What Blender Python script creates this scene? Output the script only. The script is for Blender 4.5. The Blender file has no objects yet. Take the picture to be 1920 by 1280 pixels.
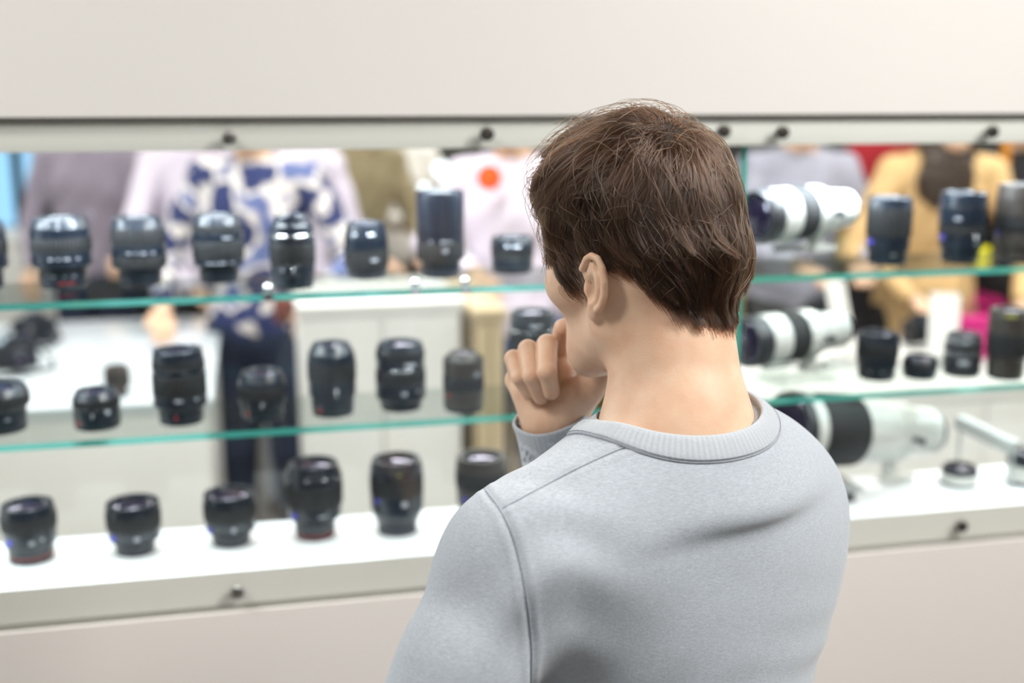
import bpy, bmesh, math, random
import numpy as np
from mathutils import Vector, Matrix

# ------------------------------------------------------------------ camera
SC = bpy.context.scene
F_PX = 2170.0
YAW, PITCH, CAM_H = math.radians(12.6), math.radians(12.1), 1.75
cam_data = bpy.data.cameras.new('camera')
cam = bpy.data.objects.new('camera', cam_data)
SC.collection.objects.link(cam)
SC.camera = cam
cam.location = (0, 0, CAM_H)
cam.rotation_euler = (math.pi / 2 - PITCH, 0, -YAW)
cam_data.sensor_width = 36.0
cam_data.lens = 36.0 * F_PX / 1920.0
cam_data.clip_start = 0.05
cam_data.dof.use_dof = True
cam_data.dof.focus_distance = 1.03
cam_data.dof.aperture_fstop = 2.2
cam_data.dof.aperture_blades = 8

# ------------------------------------------------------------------ world, exposure
W = bpy.data.worlds.new('world'); SC.world = W; W.use_nodes = True
W.node_tree.nodes['Background'].inputs[0].default_value = (0.95, 0.97, 1.0, 1)
W.node_tree.nodes['Background'].inputs[1].default_value = 0.6
SC.view_settings.view_transform = 'Standard'
SC.view_settings.look = 'None'
SC.view_settings.gamma = 1.0
SC.view_settings.exposure = 0.50
SC.view_settings.use_curve_mapping = False
cy = SC.cycles
cy.max_bounces = 12; cy.diffuse_bounces = 3; cy.glossy_bounces = 4
cy.transmission_bounces = 6; cy.transparent_max_bounces = 28
cy.sample_clamp_indirect = 4.0
cy.use_denoising = True
cy.caustics_reflective = False; cy.caustics_refractive = False

# ------------------------------------------------------------------ lights (ceiling panels of the shop, LED rows in the case)
def area(name, loc, size, power, color, rot=(0, 0, 0), shape='RECTANGLE', spread=math.pi):
    l = bpy.data.lights.new(name, 'AREA'); l.shape = shape
    l.size = size[0]
    if shape in ('RECTANGLE', 'ELLIPSE'): l.size_y = size[1]
    l.energy = power; l.color = color; l.spread = spread
    o = bpy.data.objects.new(name, l); o.location = loc; o.rotation_euler = rot
    SC.collection.objects.link(o); return o
WARM, COOL, NEUT = (1.0, 0.93, 0.84), (0.84, 0.93, 1.0), (1.0, 0.97, 0.93)
for i, (x, y, p) in enumerate([(-1.6, -0.9, 7), (0.6, -0.9, 6), (2.6, -0.9, 9), (-1.55, 0.90, 34), (1.45, 0.30, 30), (3.0, 0.75, 20),
                               (-1.4, -3.0, 10), (1.4, -3.0, 10)]):
    area('ceiling_lamp', (x, y, 3.05), (1.2, 0.35), p, NEUT)
for i, (x, y, p) in enumerate([(-2.4, 3.4, 44), (0.0, 3.2, 50), (2.6, 3.2, 56), (5.0, 3.4, 40), (-2.2, 5.8, 34), (1.2, 5.8, 36), (4.6, 5.8, 34)]):
    area('ceiling_lamp', (x, y, 3.05), (1.4, 0.5), p, (1.0, 0.98, 0.95))
_d = Vector((0.33, 0.98, 1.55)) - Vector((1.75, 0.15, 2.85))
area('track_spot', (1.75, 0.15, 2.85), (0.22, 0.22), 4.6, NEUT, rot=_d.to_track_quat('-Z', 'Y').to_euler(), shape='DISK', spread=math.radians(100))
for x0 in (-0.66, -0.19, 0.28, 0.93, 1.40, 1.87):
    area('case_led_strip', (x0, 1.70, 1.667), (0.42, 0.05), 2.3, COOL)
for k in range(24):
    x = -0.86 + k * 0.118
    if abs(x - 0.717) > 0.03:
        area('case_led_spot', (x, 1.635, 1.667), (0.011, 0.011), 0.16, COOL, rot=(math.radians(-6), 0, 0), shape='DISK')

# ------------------------------------------------------------------ projection helper (real camera geometry, used to read positions)
_R = np.array([math.cos(YAW), -math.sin(YAW), 0.0])
_Fw = np.array([math.sin(YAW) * math.cos(PITCH), math.cos(YAW) * math.cos(PITCH), -math.sin(PITCH)])
_U = np.cross(_R, _Fw); _C = np.array([0, 0, CAM_H])
def ray(px, py): return _R * (px - 960) / F_PX - _U * (py - 640) / F_PX + _Fw
def P(px, py, dep): return _C + ray(px, py) * dep
def atY(px, py, Y): d = ray(px, py); return _C + d * (Y / d[1])
def atZ(px, py, Z): d = ray(px, py); return _C + d * ((Z - CAM_H) / d[2])

# ------------------------------------------------------------------ helpers
def link(o): SC.collection.objects.link(o); return o
def tag(o, label=None, cat=None, group=None, kind=None):
    if label: o['label'] = label
    if cat: o['category'] = cat
    if group: o['group'] = group
    if kind: o['kind'] = kind
    return o
def empty(name, loc=(0, 0, 0), rot=(0, 0, 0)):
    o = bpy.data.objects.new(name, None); o.location = loc; o.rotation_euler = rot
    o.empty_display_size = 0.05
    return link(o)
def mesh_obj(name, me, mat=None, parent=None, smooth=True, mats=None):
    for m in (mats or ([mat] if mat else [])): me.materials.append(m)
    o = bpy.data.objects.new(name, me); link(o)
    if parent is not None: o.parent = parent
    if smooth and len(me.polygons): me.polygons.foreach_set('use_smooth', [True] * len(me.polygons))
    return o
def from_np(name, V, Q, mat=None, parent=None, smooth=True):
    me = bpy.data.meshes.new(name)
    V = np.asarray(V, np.float32); Q = np.asarray(Q, np.int32)
    n, k = Q.shape
    me.vertices.add(len(V)); me.vertices.foreach_set('co', V.ravel())
    me.loops.add(n * k); me.loops.foreach_set('vertex_index', Q.ravel())
    me.polygons.add(n); me.polygons.foreach_set('loop_start', np.arange(0, n * k, k, dtype=np.int32))
    me.polygons.foreach_set('loop_total', np.full(n, k, np.int32))
    me.update(calc_edges=True); me.validate()
    return mesh_obj(name, me, mat, parent, smooth)
def sharp(o, deg=35):
    me = o.data
    try: me.set_sharp_from_angle(angle=math.radians(deg))
    except Exception: pass
    return o
def box_bm(bm, lo, hi, bev=0.0, mi=0):
    lo, hi = Vector(lo), Vector(hi)
    r = bmesh.ops.create_cube(bm, size=1.0)
    c = (lo + hi) / 2; s = hi - lo
    for v in r['verts']: v.co = Vector((v.co.x * s.x, v.co.y * s.y, v.co.z * s.z)) + c
    fs = {f for v in r['verts'] for f in v.link_faces}
    for f in fs: f.material_index = mi
    if bev > 0:
        es = list({e for v in r['verts'] for e in v.link_edges})
        bmesh.ops.bevel(bm, geom=es, offset=bev, segments=2, affect='EDGES', profile=0.6)
def bm_obj(name, bm, mat=None, parent=None, smooth=False, mats=None):
    me = bpy.data.meshes.new(name); bm.normal_update(); bm.to_mesh(me); bm.free()
    o = mesh_obj(name, me, mat, parent, smooth, mats)
    if smooth: sharp(o)
    return o
def box(name, lo, hi, mat, parent=None, bev=0.0):
    bm = bmesh.new(); box_bm(bm, lo, hi, bev)
    return bm_obj(name, bm, mat, parent, smooth=bev > 0)
def tube_bm(bm, pts, rad, seg=8, cap=True):
    pts = [Vector(p) for p in pts]; n = len(pts)
    rad = rad if hasattr(rad, '__len__') else [rad] * n
    rings = []; up = None
    for i, p in enumerate(pts):
        t = (pts[min(i + 1, n - 1)] - pts[max(i - 1, 0)]).normalized()
        if up is None:
            up = t.orthogonal().normalized()
        up = (up - t * up.dot(t)).normalized(); b = t.cross(up)
        rings.append([bm.verts.new(p + (up * math.cos(a) + b * math.sin(a)) * rad[i]) for a in [2 * math.pi * k / seg for k in range(seg)]])
    for i in range(n - 1):
        for k in range(seg):
            bm.faces.new((rings[i][k], rings[i][(k + 1) % seg], rings[i + 1][(k + 1) % seg], rings[i + 1][k]))
    if cap:
        bm.faces.new(rings[0][::-1]); bm.faces.new(rings[-1])
def tube(name, pts, rad, mat, parent=None, seg=8):
    bm = bmesh.new(); tube_bm(bm, pts, rad, seg); return bm_obj(name, bm, mat, parent, smooth=True)

# ------------------------------------------------------------------ materials
def new_mat(name):
    m = bpy.data.materials.new(name); m.use_nodes = True
    nt = m.node_tree; return m, nt, nt.nodes.get('Principled BSDF')
def setin(b, **k):
    for a, v in k.items():
        key = a.replace('_', ' ')
        b.inputs[key].default_value = (*v, 1) if isinstance(v, tuple) and len(v) == 3 else v
def pmat(name, col, rough=0.5, metal=0.0, noise=0.0, nscale=30.0, bump=0.0, bscale=200.0, **kw):
    m, nt, b = new_mat(name)
    setin(b, Base_Color=col, Roughness=rough, Metallic=metal, **kw)
    tc = nt.nodes.new('ShaderNodeTexCoord')
    if noise > 0:
        n = nt.nodes.new('ShaderNodeTexNoise'); n.inputs['Scale'].default_value = nscale; n.inputs['Detail'].default_value = 4
        nt.links.new(tc.outputs['Object'], n.inputs['Vector'])
        mr = nt.nodes.new('ShaderNodeMapRange'); mr.inputs[1].default_value = 0.3; mr.inputs[2].default_value = 0.7
        mr.inputs[3].default_value = 1 - noise; mr.inputs[4].default_value = 1 + noise
        nt.links.new(n.outputs['Fac'], mr.inputs[0])
        mx = nt.nodes.new('ShaderNodeVectorMath'); mx.operation = 'SCALE'; mx.inputs[0].default_value = col
        nt.links.new(mr.outputs[0], mx.inputs['Scale']); nt.links.new(mx.outputs[0], b.inputs['Base Color'])
    if bump > 0:
        n = nt.nodes.new('ShaderNodeTexNoise'); n.inputs['Scale'].default_value = bscale; n.inputs['Detail'].default_value = 3
        nt.links.new(tc.outputs['Object'], n.inputs['Vector'])
        bp = nt.nodes.new('ShaderNodeBump'); bp.inputs['Strength'].default_value = bump; bp.inputs['Distance'].default_value = 0.002
        nt.links.new(n.outputs['Fac'], bp.inputs['Height']); nt.links.new(bp.outputs[0], b.inputs['Normal'])
    return m
def glass_mat(name, tint, ior=1.5, gloss=(1, 1, 1), rough=0.0):
    """thin clear sheet: what passes is tinted, what reflects follows Fresnel"""
    m = bpy.data.materials.new(name); m.use_nodes = True; nt = m.node_tree; nt.nodes.clear()
    out = nt.nodes.new('ShaderNodeOutputMaterial'); mix = nt.nodes.new('ShaderNodeMixShader')
    fr = nt.nodes.new('ShaderNodeFresnel'); fr.inputs[0].default_value = ior
    geo = nt.nodes.new('ShaderNodeNewGeometry')
    inv = nt.nodes.new('ShaderNodeMath'); inv.operation = 'SUBTRACT'; inv.inputs[0].default_value = 1.0
    nt.links.new(geo.outputs['Backfacing'], inv.inputs[1])
    mul = nt.nodes.new('ShaderNodeMath'); mul.operation = 'MULTIPLY'
    nt.links.new(fr.outputs[0], mul.inputs[0]); nt.links.new(inv.outputs[0], mul.inputs[1])
    tr = nt.nodes.new('ShaderNodeBsdfTransparent'); tr.inputs[0].default_value = (*tint, 1)
    gl = nt.nodes.new('ShaderNodeBsdfGlossy'); gl.inputs['Roughness'].default_value = rough; gl.inputs[0].default_value = (*gloss, 1)
    nt.links.new(mul.outputs[0], mix.inputs[0]); nt.links.new(tr.outputs[0], mix.inputs[1]); nt.links.new(gl.outputs[0], mix.inputs[2])
    nt.links.new(mix.outputs[0], out.inputs[0])
    return m
M = {}
M['wall_cream'] = pmat('wall_cream', (0.79, 0.772, 0.748), 0.55, noise=0.012, nscale=2.0, bump=0.02, bscale=60)
M['wall_pink'] = pmat('wall_pink', (0.90, 0.85, 0.81), 0.5, noise=0.012, nscale=2.0)
M['header'] = pmat('header_paint', (0.90, 0.89, 0.845), 0.4, noise=0.01, nscale=3)
M['ledge'] = pmat('ledge_laminate', (0.92, 0.89, 0.835), 0.4, noise=0.01, nscale=3)
M['ledge_top'] = pmat('ledge_top_laminate', (0.86, 0.88, 0.90), 0.35, noise=0.01, nscale=3)
M['gap'] = pmat('shadow_gap_profile', (0.30, 0.285, 0.25), 0.7, noise=0.05, nscale=9)
M['glass'] = glass_mat('clear_glass', (0.985, 0.995, 0.99))
M['shelf_glass'] = glass_mat('shelf_glass', (0.955, 0.985, 0.975))
M['glass_edge'] = pmat('green_glass_edge', (0.10, 0.62, 0.54), 0.12, noise=0.10, nscale=6, Transmission_Weight=0.35, IOR=1.5, Emission_Color=(0, 0, 0))
M['acrylic'] = glass_mat('clear_acrylic', (0.93, 0.95, 0.94), 1.49)
M['acrylic_milky'] = pmat('frosted_acrylic', (0.75, 0.80, 0.80), 0.25, noise=0.03, nscale=20, Transmission_Weight=0.5, IOR=1.45)
M['steel'] = pmat('brushed_steel', (0.55, 0.54, 0.52), 0.32, metal=1.0, noise=0.06, nscale=90)
M['steel_dark'] = pmat('dark_steel', (0.11, 0.10, 0.09), 0.35, metal=0.8, noise=0.06, nscale=90)
M['black'] = pmat('black_lens_barrel', (0.009, 0.014, 0.024), 0.28, noise=0.12, nscale=60, Coat_Weight=0.25, Coat_Roughness=0.15)
M['grey_black'] = pmat('charcoal_lens_barrel', (0.034, 0.036, 0.042), 0.34, noise=0.10, nscale=60)
M['brown_black'] = pmat('brown_black_and_hazed_barrel', (0.050, 0.043, 0.038), 0.38, noise=0.10, nscale=60)  # real brown-black; also paints front-glass haze on left-bay lenses
M['rubber'] = pmat('ribbed_rubber', (0.010, 0.011, 0.013), 0.62, noise=0.15, nscale=120)
M['rubber_grey'] = pmat('grey_rubber', (0.045, 0.047, 0.055), 0.5, noise=0.12, nscale=120)
M['mount'] = pmat('mount_metal', (0.07, 0.075, 0.09), 0.25, metal=0.7, noise=0.05, nscale=90)
M['chrome'] = pmat('bright_chrome', (0.82, 0.83, 0.85), 0.16, metal=1.0, noise=0.02, nscale=80)
M['silver'] = pmat('satin_silver', (0.42, 0.44, 0.48), 0.25, metal=0.9, noise=0.03, nscale=80)
M['front_glass'] = pmat('coated_front_element', (0.010, 0.008, 0.022), 0.03, noise=0.1, nscale=10, Coat_Weight=1.0, Coat_Tint=(0.75, 0.7, 1.0))
M['front_violet'] = pmat('violet_coated_element', (0.10, 0.07, 0.22), 0.08, noise=0.1, nscale=10, Coat_Weight=1.0, Coat_Tint=(0.7, 0.6, 1.0))
M['white_lens'] = pmat('white_lens_enamel', (0.66, 0.67, 0.64), 0.28, noise=0.02, nscale=40, Coat_Weight=0.3)
M['red'] = pmat('red_enamel', (0.55, 0.02, 0.02), 0.35, noise=0.05, nscale=80)
M['rust'] = pmat('dull_red_enamel', (0.22, 0.03, 0.02), 0.4, noise=0.05, nscale=80)
M['blue_badge'] = pmat('blue_badge_enamel', (0.07, 0.06, 0.75), 0.3, noise=0.05, nscale=80)
M['print'] = pmat('pale_print', (0.34, 0.36, 0.40), 0.5, noise=0.1, nscale=300)
M['yellow_print'] = pmat('yellow_print', (0.35, 0.33, 0.05), 0.5, noise=0.1, nscale=300)

# ------------------------------------------------------------------ signed distance modelling
def rcone(p, a, b, ra, rb):
    a = np.asarray(a, np.float32); b = np.asarray(b, np.float32); ab = b - a
    t = np.clip(((p - a) @ ab) / max(float(ab @ ab), 1e-9), 0, 1)
    q = p - a - t[:, None] * ab
    return np.sqrt((q * q).sum(1)) - (ra + (rb - ra) * t)
def ell(p, c, r, B=None):
    q = p - np.asarray(c, np.float32)
    if B is not None: q = q @ np.asarray(B, np.float32).T
    r = np.asarray(r, np.float32)
    a = q / r; b = a / r
    k0 = np.sqrt((a * a).sum(1)); k1 = np.sqrt((b * b).sum(1)) + 1e-9
    return k0 * (k0 - 1) / k1
def smin(a, b, k):
    h = np.maximum(k - np.abs(a - b), 0) / k
    return np.minimum(a, b) - h * h * k * 0.25
def smax(a, b, k): return -smin(-a, -b, k)
def sunion(ds, k):
    d = ds[0]
    for e in ds[1:]: d = smin(d, e, k)
    return d
def grad(f, v, e):
    g = np.empty_like(v)
    for i in range(3):
        o = np.zeros(3, np.float32); o[i] = e
        g[:, i] = (f(v + o) - f(v - o)) / (2 * e)
    return g
def mesh_sdf(f, lo, hi, h, k=4, newton=1, band=2.0):
    lo = np.asarray(lo, np.float32); hi = np.asarray(hi, np.float32)
    nc = np.ceil((hi - lo) / (h * k)).astype(int); n = nc * k + 1
    ax = [lo[i] + h * k * (np.arange(nc[i]) + 0.5) for i in range(3)]
    cc = np.stack(np.meshgrid(*ax, indexing='ij'), -1).reshape(-1, 3).astype(np.float32)
    dc = f(cc).reshape(nc)
    D = np.full(n, 1.0, np.float32)
    up = np.repeat(np.repeat(np.repeat(np.sign(dc), k, 0), k, 1), k, 2)
    D[:-1, :-1, :-1] = up
    act = np.abs(dc) < h * k * band
    mask = np.zeros(n, bool)
    A = np.argwhere(act)
    if len(A) == 0: return np.zeros((0, 3)), np.zeros((0, 4), int)
    for i in range(k + 1):
        for j in range(k + 1):
            for l in range(k + 1):
                mask[A[:, 0] * k + i, A[:, 1] * k + j, A[:, 2] * k + l] = True
    I = np.argwhere(mask)
    vals = np.empty(len(I), np.float32)
    for s in range(0, len(I), 400000):
        vals[s:s + 400000] = f((lo + I[s:s + 400000] * h).astype(np.float32))
    D[I[:, 0], I[:, 1], I[:, 2]] = vals
    S = D < 0
    cs = np.zeros(n - 1, np.int8)
    for i in (0, 1):
        for j in (0, 1):
            for l in (0, 1):
                cs += S[i:n[0] - 1 + i, j:n[1] - 1 + j, l:n[2] - 1 + l]
    cells = np.argwhere((cs > 0) & (cs < 8))
    idx = np.full(n - 1, -1, np.int32); idx[cells[:, 0], cells[:, 1], cells[:, 2]] = np.arange(len(cells))
    acc = np.zeros((len(cells), 3), np.float32); cnt = np.zeros(len(cells), np.float32)
    for a in range(3):
        b, c = (a + 1) % 3, (a + 2) % 3
        for i in (0, 1):
            for j in (0, 1):
                o0 = np.zeros(3, int); o0[b] = i; o0[c] = j; o1 = o0.copy(); o1[a] = 1
                p0 = cells + o0; p1 = cells + o1
                d0 = D[p0[:, 0], p0[:, 1], p0[:, 2]]; d1 = D[p1[:, 0], p1[:, 1], p1[:, 2]]
                m = (d0 < 0) != (d1 < 0)
                t = np.where(m, d0 / np.where(m, d0 - d1, 1), 0)
                q = o0.astype(np.float32)[None].repeat(len(cells), 0); q[:, a] = t
                acc[m] += q[m]; cnt[m] += 1
    V = lo + (cells + acc / np.maximum(cnt, 1)[:, None]) * h
    quads = []
    for a in range(3):
        b, c = (a + 1) % 3, (a + 2) % 3
        sl0 = [slice(None)] * 3; sl1 = [slice(None)] * 3
        sl0[a] = slice(0, -1); sl1[a] = slice(1, None)
        s0, s1 = S[tuple(sl0)], S[tuple(sl1)]
        E = np.argwhere(s0 != s1)
        E = E[(E[:, b] > 0) & (E[:, c] > 0) & (E[:, b] < n[b] - 1) & (E[:, c] < n[c] - 1)]
        if len(E) == 0: continue
        eb = np.zeros(3, int); eb[b] = 1; ec = np.zeros(3, int); ec[c] = 1
        g = lambda q: idx[q[:, 0], q[:, 1], q[:, 2]]
        Q = np.stack([g(E - eb - ec), g(E - ec), g(E), g(E - eb)], 1)
        flip = ~s0[E[:, 0], E[:, 1], E[:, 2]]
        Q[flip] = Q[flip][:, ::-1]
        quads.append(Q[(Q >= 0).all(1)])
    Q = np.concatenate(quads)
    V = V.astype(np.float32)
    for _ in range(newton):
        g = grad(f, V, h * 0.5); d = f(V)
        st = -(d / np.maximum((g * g).sum(1), 0.05))[:, None] * g
        ln = np.linalg.norm(st, axis=1, keepdims=True); st *= np.minimum(1, h * 0.8 / np.maximum(ln, 1e-9))
        V += st
    return V, Q
def join_vq(parts):
    Vs, Qs, o = [], [], 0
    for V, Q in parts:
        Vs.append(V); Qs.append(Q + o); o += len(V)
    return np.concatenate(Vs), np.concatenate(Qs)

# ================================================================== ROOM AND CASE
D = 1.600                       # plane of the wall face and of the case's front glass
ZG1, ZG0 = 1.716, 1.025         # top and bottom of the glazed front
S1, S2, LZ = 1.475, 1.279, 1.079
XL, XR, XD = -0.90, 2.35, 0.717
def struct(o): o['kind'] = 'structure'; return o
struct(box('wall_top', (-3.2, D, ZG1 + 0.004), (5.4, D + 0.25, 3.2), M['wall_cream']))
struct(box('wall_bottom', (-3.2, D, 0.0), (5.4, D + 0.235, ZG0 - 0.006), M['wall_pink']))
struct(box('wall_left_of_case', (-3.2, D, ZG0 - 0.006), (XL - 0.02, D + 0.25, ZG1 + 0.004), M['wall_cream']))
struct(box('wall_right_of_case', (XR + 0.02, D, ZG0 - 0.006), (5.4, D + 0.25, ZG1 + 0.004), M['wall_cream']))
struct(box('trim_1', (XL - 0.02, D + 0.004, ZG1 - 0.001), (XR + 0.02, D + 0.02, ZG1 + 0.004), M['gap']))
struct(box('trim_2', (XL - 0.02, D + 0.005, ZG0 - 0.006), (XR + 0.02, D + 0.02, ZG0 - 0.0005), M['gap']))
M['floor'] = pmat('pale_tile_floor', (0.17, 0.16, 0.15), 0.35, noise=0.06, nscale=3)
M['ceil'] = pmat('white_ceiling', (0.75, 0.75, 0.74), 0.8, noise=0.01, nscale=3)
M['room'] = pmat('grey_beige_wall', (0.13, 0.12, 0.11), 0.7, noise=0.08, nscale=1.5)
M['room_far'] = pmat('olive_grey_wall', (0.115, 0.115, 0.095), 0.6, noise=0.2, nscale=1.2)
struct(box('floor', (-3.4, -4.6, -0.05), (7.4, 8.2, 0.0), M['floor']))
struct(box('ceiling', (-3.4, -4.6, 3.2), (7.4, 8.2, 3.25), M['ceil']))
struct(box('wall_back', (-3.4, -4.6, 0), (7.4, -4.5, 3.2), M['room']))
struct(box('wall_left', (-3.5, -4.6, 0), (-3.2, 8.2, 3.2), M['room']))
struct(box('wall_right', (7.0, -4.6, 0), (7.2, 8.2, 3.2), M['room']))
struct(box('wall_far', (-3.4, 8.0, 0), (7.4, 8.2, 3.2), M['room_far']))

# display case carcass: header board, base ledge, ends, back pane
case = tag(empty('display_case', (0.7, 1.70, ZG0)), 'long white wall display case with glass front, header board and lit base ledge', 'display case')
def cpart(name, lo, hi, mat, bev=0.0, mats=None):
    o = box(name, np.array(lo) - np.array(case.location), np.array(hi) - np.array(case.location), mat, case, bev); return o
cpart('header_board', (XL, D + 0.012, 1.675), (XR, D + 0.24, ZG1 - 0.002), M['header'], 0.0012)
bm = bmesh.new(); cl = np.array(case.location)
box_bm(bm, np.array((XL, D + 0.008, ZG0 + 0.001)) - cl, np.array((XR, 1.795, LZ)) - cl, 0.001)
for f in bm.faces: f.material_index = 1 if f.normal.z > 0.7 or f.calc_center_median().z > LZ - cl[2] - 1e-4 else 0
bm_obj('base_ledge', bm, None, case, mats=[M['ledge'], M['ledge_top']])
cpart('end_panel', (XL - 0.018, D + 0.008, ZG0), (XL, 1.84, ZG1), M['header'])
cpart('end_panel', (XR, D + 0.008, ZG0), (XR + 0.018, 1.84, ZG1), M['header'])
for (a, b) in ((XL + 0.001, XD - 0.001), (XD + 0.001, XR - 0.001)):
    o = cpart('back_pane', (a, 1.830, ZG0 + 0.001), (b, 1.835, 1.675), M['glass'])
def glass_sheet(name, lo, hi, edge_faces, face_mat, label, cat, group=None):
    """clear sheet whose polished edges are the green of thick glass"""
    lo = np.array(lo, float); hi = np.array(hi, float); c = (lo + hi) / 2
    bm = bmesh.new(); box_bm(bm, lo - c, hi - c)
    for f in bm.faces:
        n = f.normal
        key = ('+' if max(n, key=abs) > 0 else '-') + 'xyz'[max(range(3), key=lambda i: abs(n[i]))]
        f.material_index = 1 if key in edge_faces else 0
    bm.normal_update()
    for f in bm.faces:
        n = f.normal; i = max(range(3), key=lambda k: abs(n[k])); key = ('+' if n[i] > 0 else '-') + 'xyz'[i]
        f.material_index = 1 if key in edge_faces else 0
    o = bm_obj(name, bm, None, None, mats=[face_mat, M['glass_edge']]); o.location = c
    return tag(o, label, cat, group)
EF = ('-y',)
for (z, where) in ((S1, 'upper'), (S2, 'lower')):
    glass_sheet('glass_shelf', (XL + 0.004, 1.634, z - 0.0095), (XD, 1.815, z), EF, M['shelf_glass'],
                f'{where} clear glass shelf with green edge, in the long bay left of the glass partition', 'shelf')
    glass_sheet('glass_shelf', (XD + 0.010, 1.634, z - 0.0095), (XR - 0.004, 1.815, z), EF, M['shelf_glass'],
                f'{where} clear glass shelf with green edge, in the bay right of the glass partition', 'shelf')
glass_sheet('glass_partition', (XD + 0.0005, 1.633, LZ), (XD + 0.0095, 1.826, 1.675), ('-y',), M['glass'],
            'upright glass partition with green front edge dividing the case behind the man', 'partition')
glass_sheet('front_pane', (XL, D - 0.001, ZG0), (XD - 0.001, D + 0.005, ZG1), ('none',), M['glass'],
            'wide clear front glass pane over the left bay of the case', 'glass pane')
glass_sheet('front_pane', (XD + 0.001, D - 0.001, ZG0), (XR, D + 0.005, ZG1), ('none',), M['glass'],
            'clear front glass pane over the right bay of the case', 'glass pane')

# standoff buttons that clamp the front glass
def button(px, py, label, dark):
    p = atY(px, py, D - 0.004)
    root = tag(empty('standoff_button', (p[0], D + 0.008, p[2])), label, 'standoff button')
    m = M['steel_dark'] if dark else M['steel']
    def disc(name, r, y0, y1, mat, bev):
        bm = bmesh.new()
        rs = [(0, y0), (r - bev, y0), (r, y0 - bev) if y0 < y1 else (r, y0), (r, y1)]
        prof = [(0.0, y0), (r - bev, y0), (r - bev * 0.3, y0 + bev * 0.3), (r, y0 + bev), (r, y1), (0.0, y1)]
        seg = 28; rings = []
        for (rr, yy) in prof:
            if rr == 0: rings.append([bm.verts.new((0, yy, 0))])
            else: rings.append([bm.verts.new((rr * math.cos(2 * math.pi * k / seg), yy, rr * math.sin(2 * math.pi * k / seg))) for k in range(seg)])
        for a, b in zip(rings[:-1], rings[1:]):
            for k in range(seg):
                k2 = (k + 1) % seg
                if len(a) == 1: bm.faces.new((a[0], b[k2], b[k]))
                elif len(b) == 1: bm.faces.new((a[k], a[k2], b[0]))
                else: bm.faces.new((a[k], a[k2], b[k2], b[k]))
        bmesh.ops.recalc_face_normals(bm, faces=bm.faces)
        return bm_obj(name, bm, mat, root, smooth=True)
    disc('cap', 0.0098, -0.017, -0.0105, m, 0.0015)
    disc('stem', 0.0048, -0.0105, 0.004, M['steel'], 0.0004)
    disc('hex_socket', 0.0028, -0.0174, -0.0168, M['steel_dark'], 0.0002)
button(430, 258, 'grey round steel button on the header strip nearest the left edge', False)
button(913, 251, 'dark round steel button on the header strip, left of the man\'s hair', True)
button(1357, 246, 'dark round steel button on the header strip, half hidden by the man\'s hair', True)
button(1467, 248, 'round steel button on the header strip just right of the glass joint', True)
button(1860, 247, 'round steel button on the header strip nearest the right edge', True)
button(445, 1110, 'grey round steel button on the front of the base ledge at left', False)
button(1803, 986, 'dark round steel button on the front of the base ledge at right', True)
for (px, py, lab) in ((503, 540, 'chrome knob added as an LED glint under the ringed lens on the upper shelf'),
                      (776, 525, 'bright clear shelf support knob left of the tallest lens\'s foot'),
                      (872, 524, 'bright clear shelf support knob right of the tallest lens\'s foot'),
                      (1392, 512, 'bright clear shelf support knob at the partition beside the man\'s hair')):
    p = atZ(px, py + 9, S1 + 0.003); p[1] = max(p[1], 1.640)  # chrome knobs added in place of LED reflections on the shelf glass
    root = tag(empty('led_glint_knob', (p[0], 1.641, S1)), lab, 'shelf clip')
    bm = bmesh.new(); bmesh.ops.create_uvsphere(bm, u_segments=16, v_segments=10, radius=0.0065)
    for v in bm.verts: v.co = Vector((v.co.x, v.co.y * 0.7, v.co.z * 1.1 + 0.0065))
    bm_obj('knob', bm, M['chrome'], root, smooth=True)
    bm = bmesh.new(); box_bm(bm, (-0.009, -0.0085, -0.0095), (0.009, 0.006, -0.0078), 0.0005); box_bm(bm, (-0.006, -0.0085, -0.0095), (0.006, -0.0072, 0.002), 0.0004)
    bm_obj('added_bracket', bm, M['chrome'], root)

# ================================================================== LENSES
def lathe(name, prof, mat, parent, seg=48, ribs=0, ribdepth=0.0, closed=False, tf=None):
    """surface of revolution about z; ribs>0 cuts fine grip grooves round it"""
    n = len(prof); sg = ribs * 4 if ribs else seg
    ang = np.arange(sg) * 2 * math.pi / sg
    rr = np.array([p[0] for p in prof])[:, None] * np.ones(sg)[None]
    if ribs:
        pat = np.tile([1, 1, 0, 0], ribs).astype(float)
        wgt = np.array([1.0 if 0 < i < n - 1 else 0.0 for i in range(n)])[:, None]
        rr = rr - ribdepth * (1 - pat)[None] * wgt
    V = np.stack([rr * np.cos(ang), rr * np.sin(ang), np.array([p[1] for p in prof])[:, None] * np.ones(sg)], -1).reshape(-1, 3)
    i = np.arange(n - 1)[:, None] * sg; k = np.arange(sg)[None]; k2 = (k + 1) % sg
    Q = np.stack([i + k, i + k2, i + sg + k2, i + sg + k], -1).reshape(-1, 4)
    if tf is not None: V = V @ tf[0].T + tf[1]
    o = from_np(name, V, Q, mat, parent, smooth=True)
    return sharp(o, 32)
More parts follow.
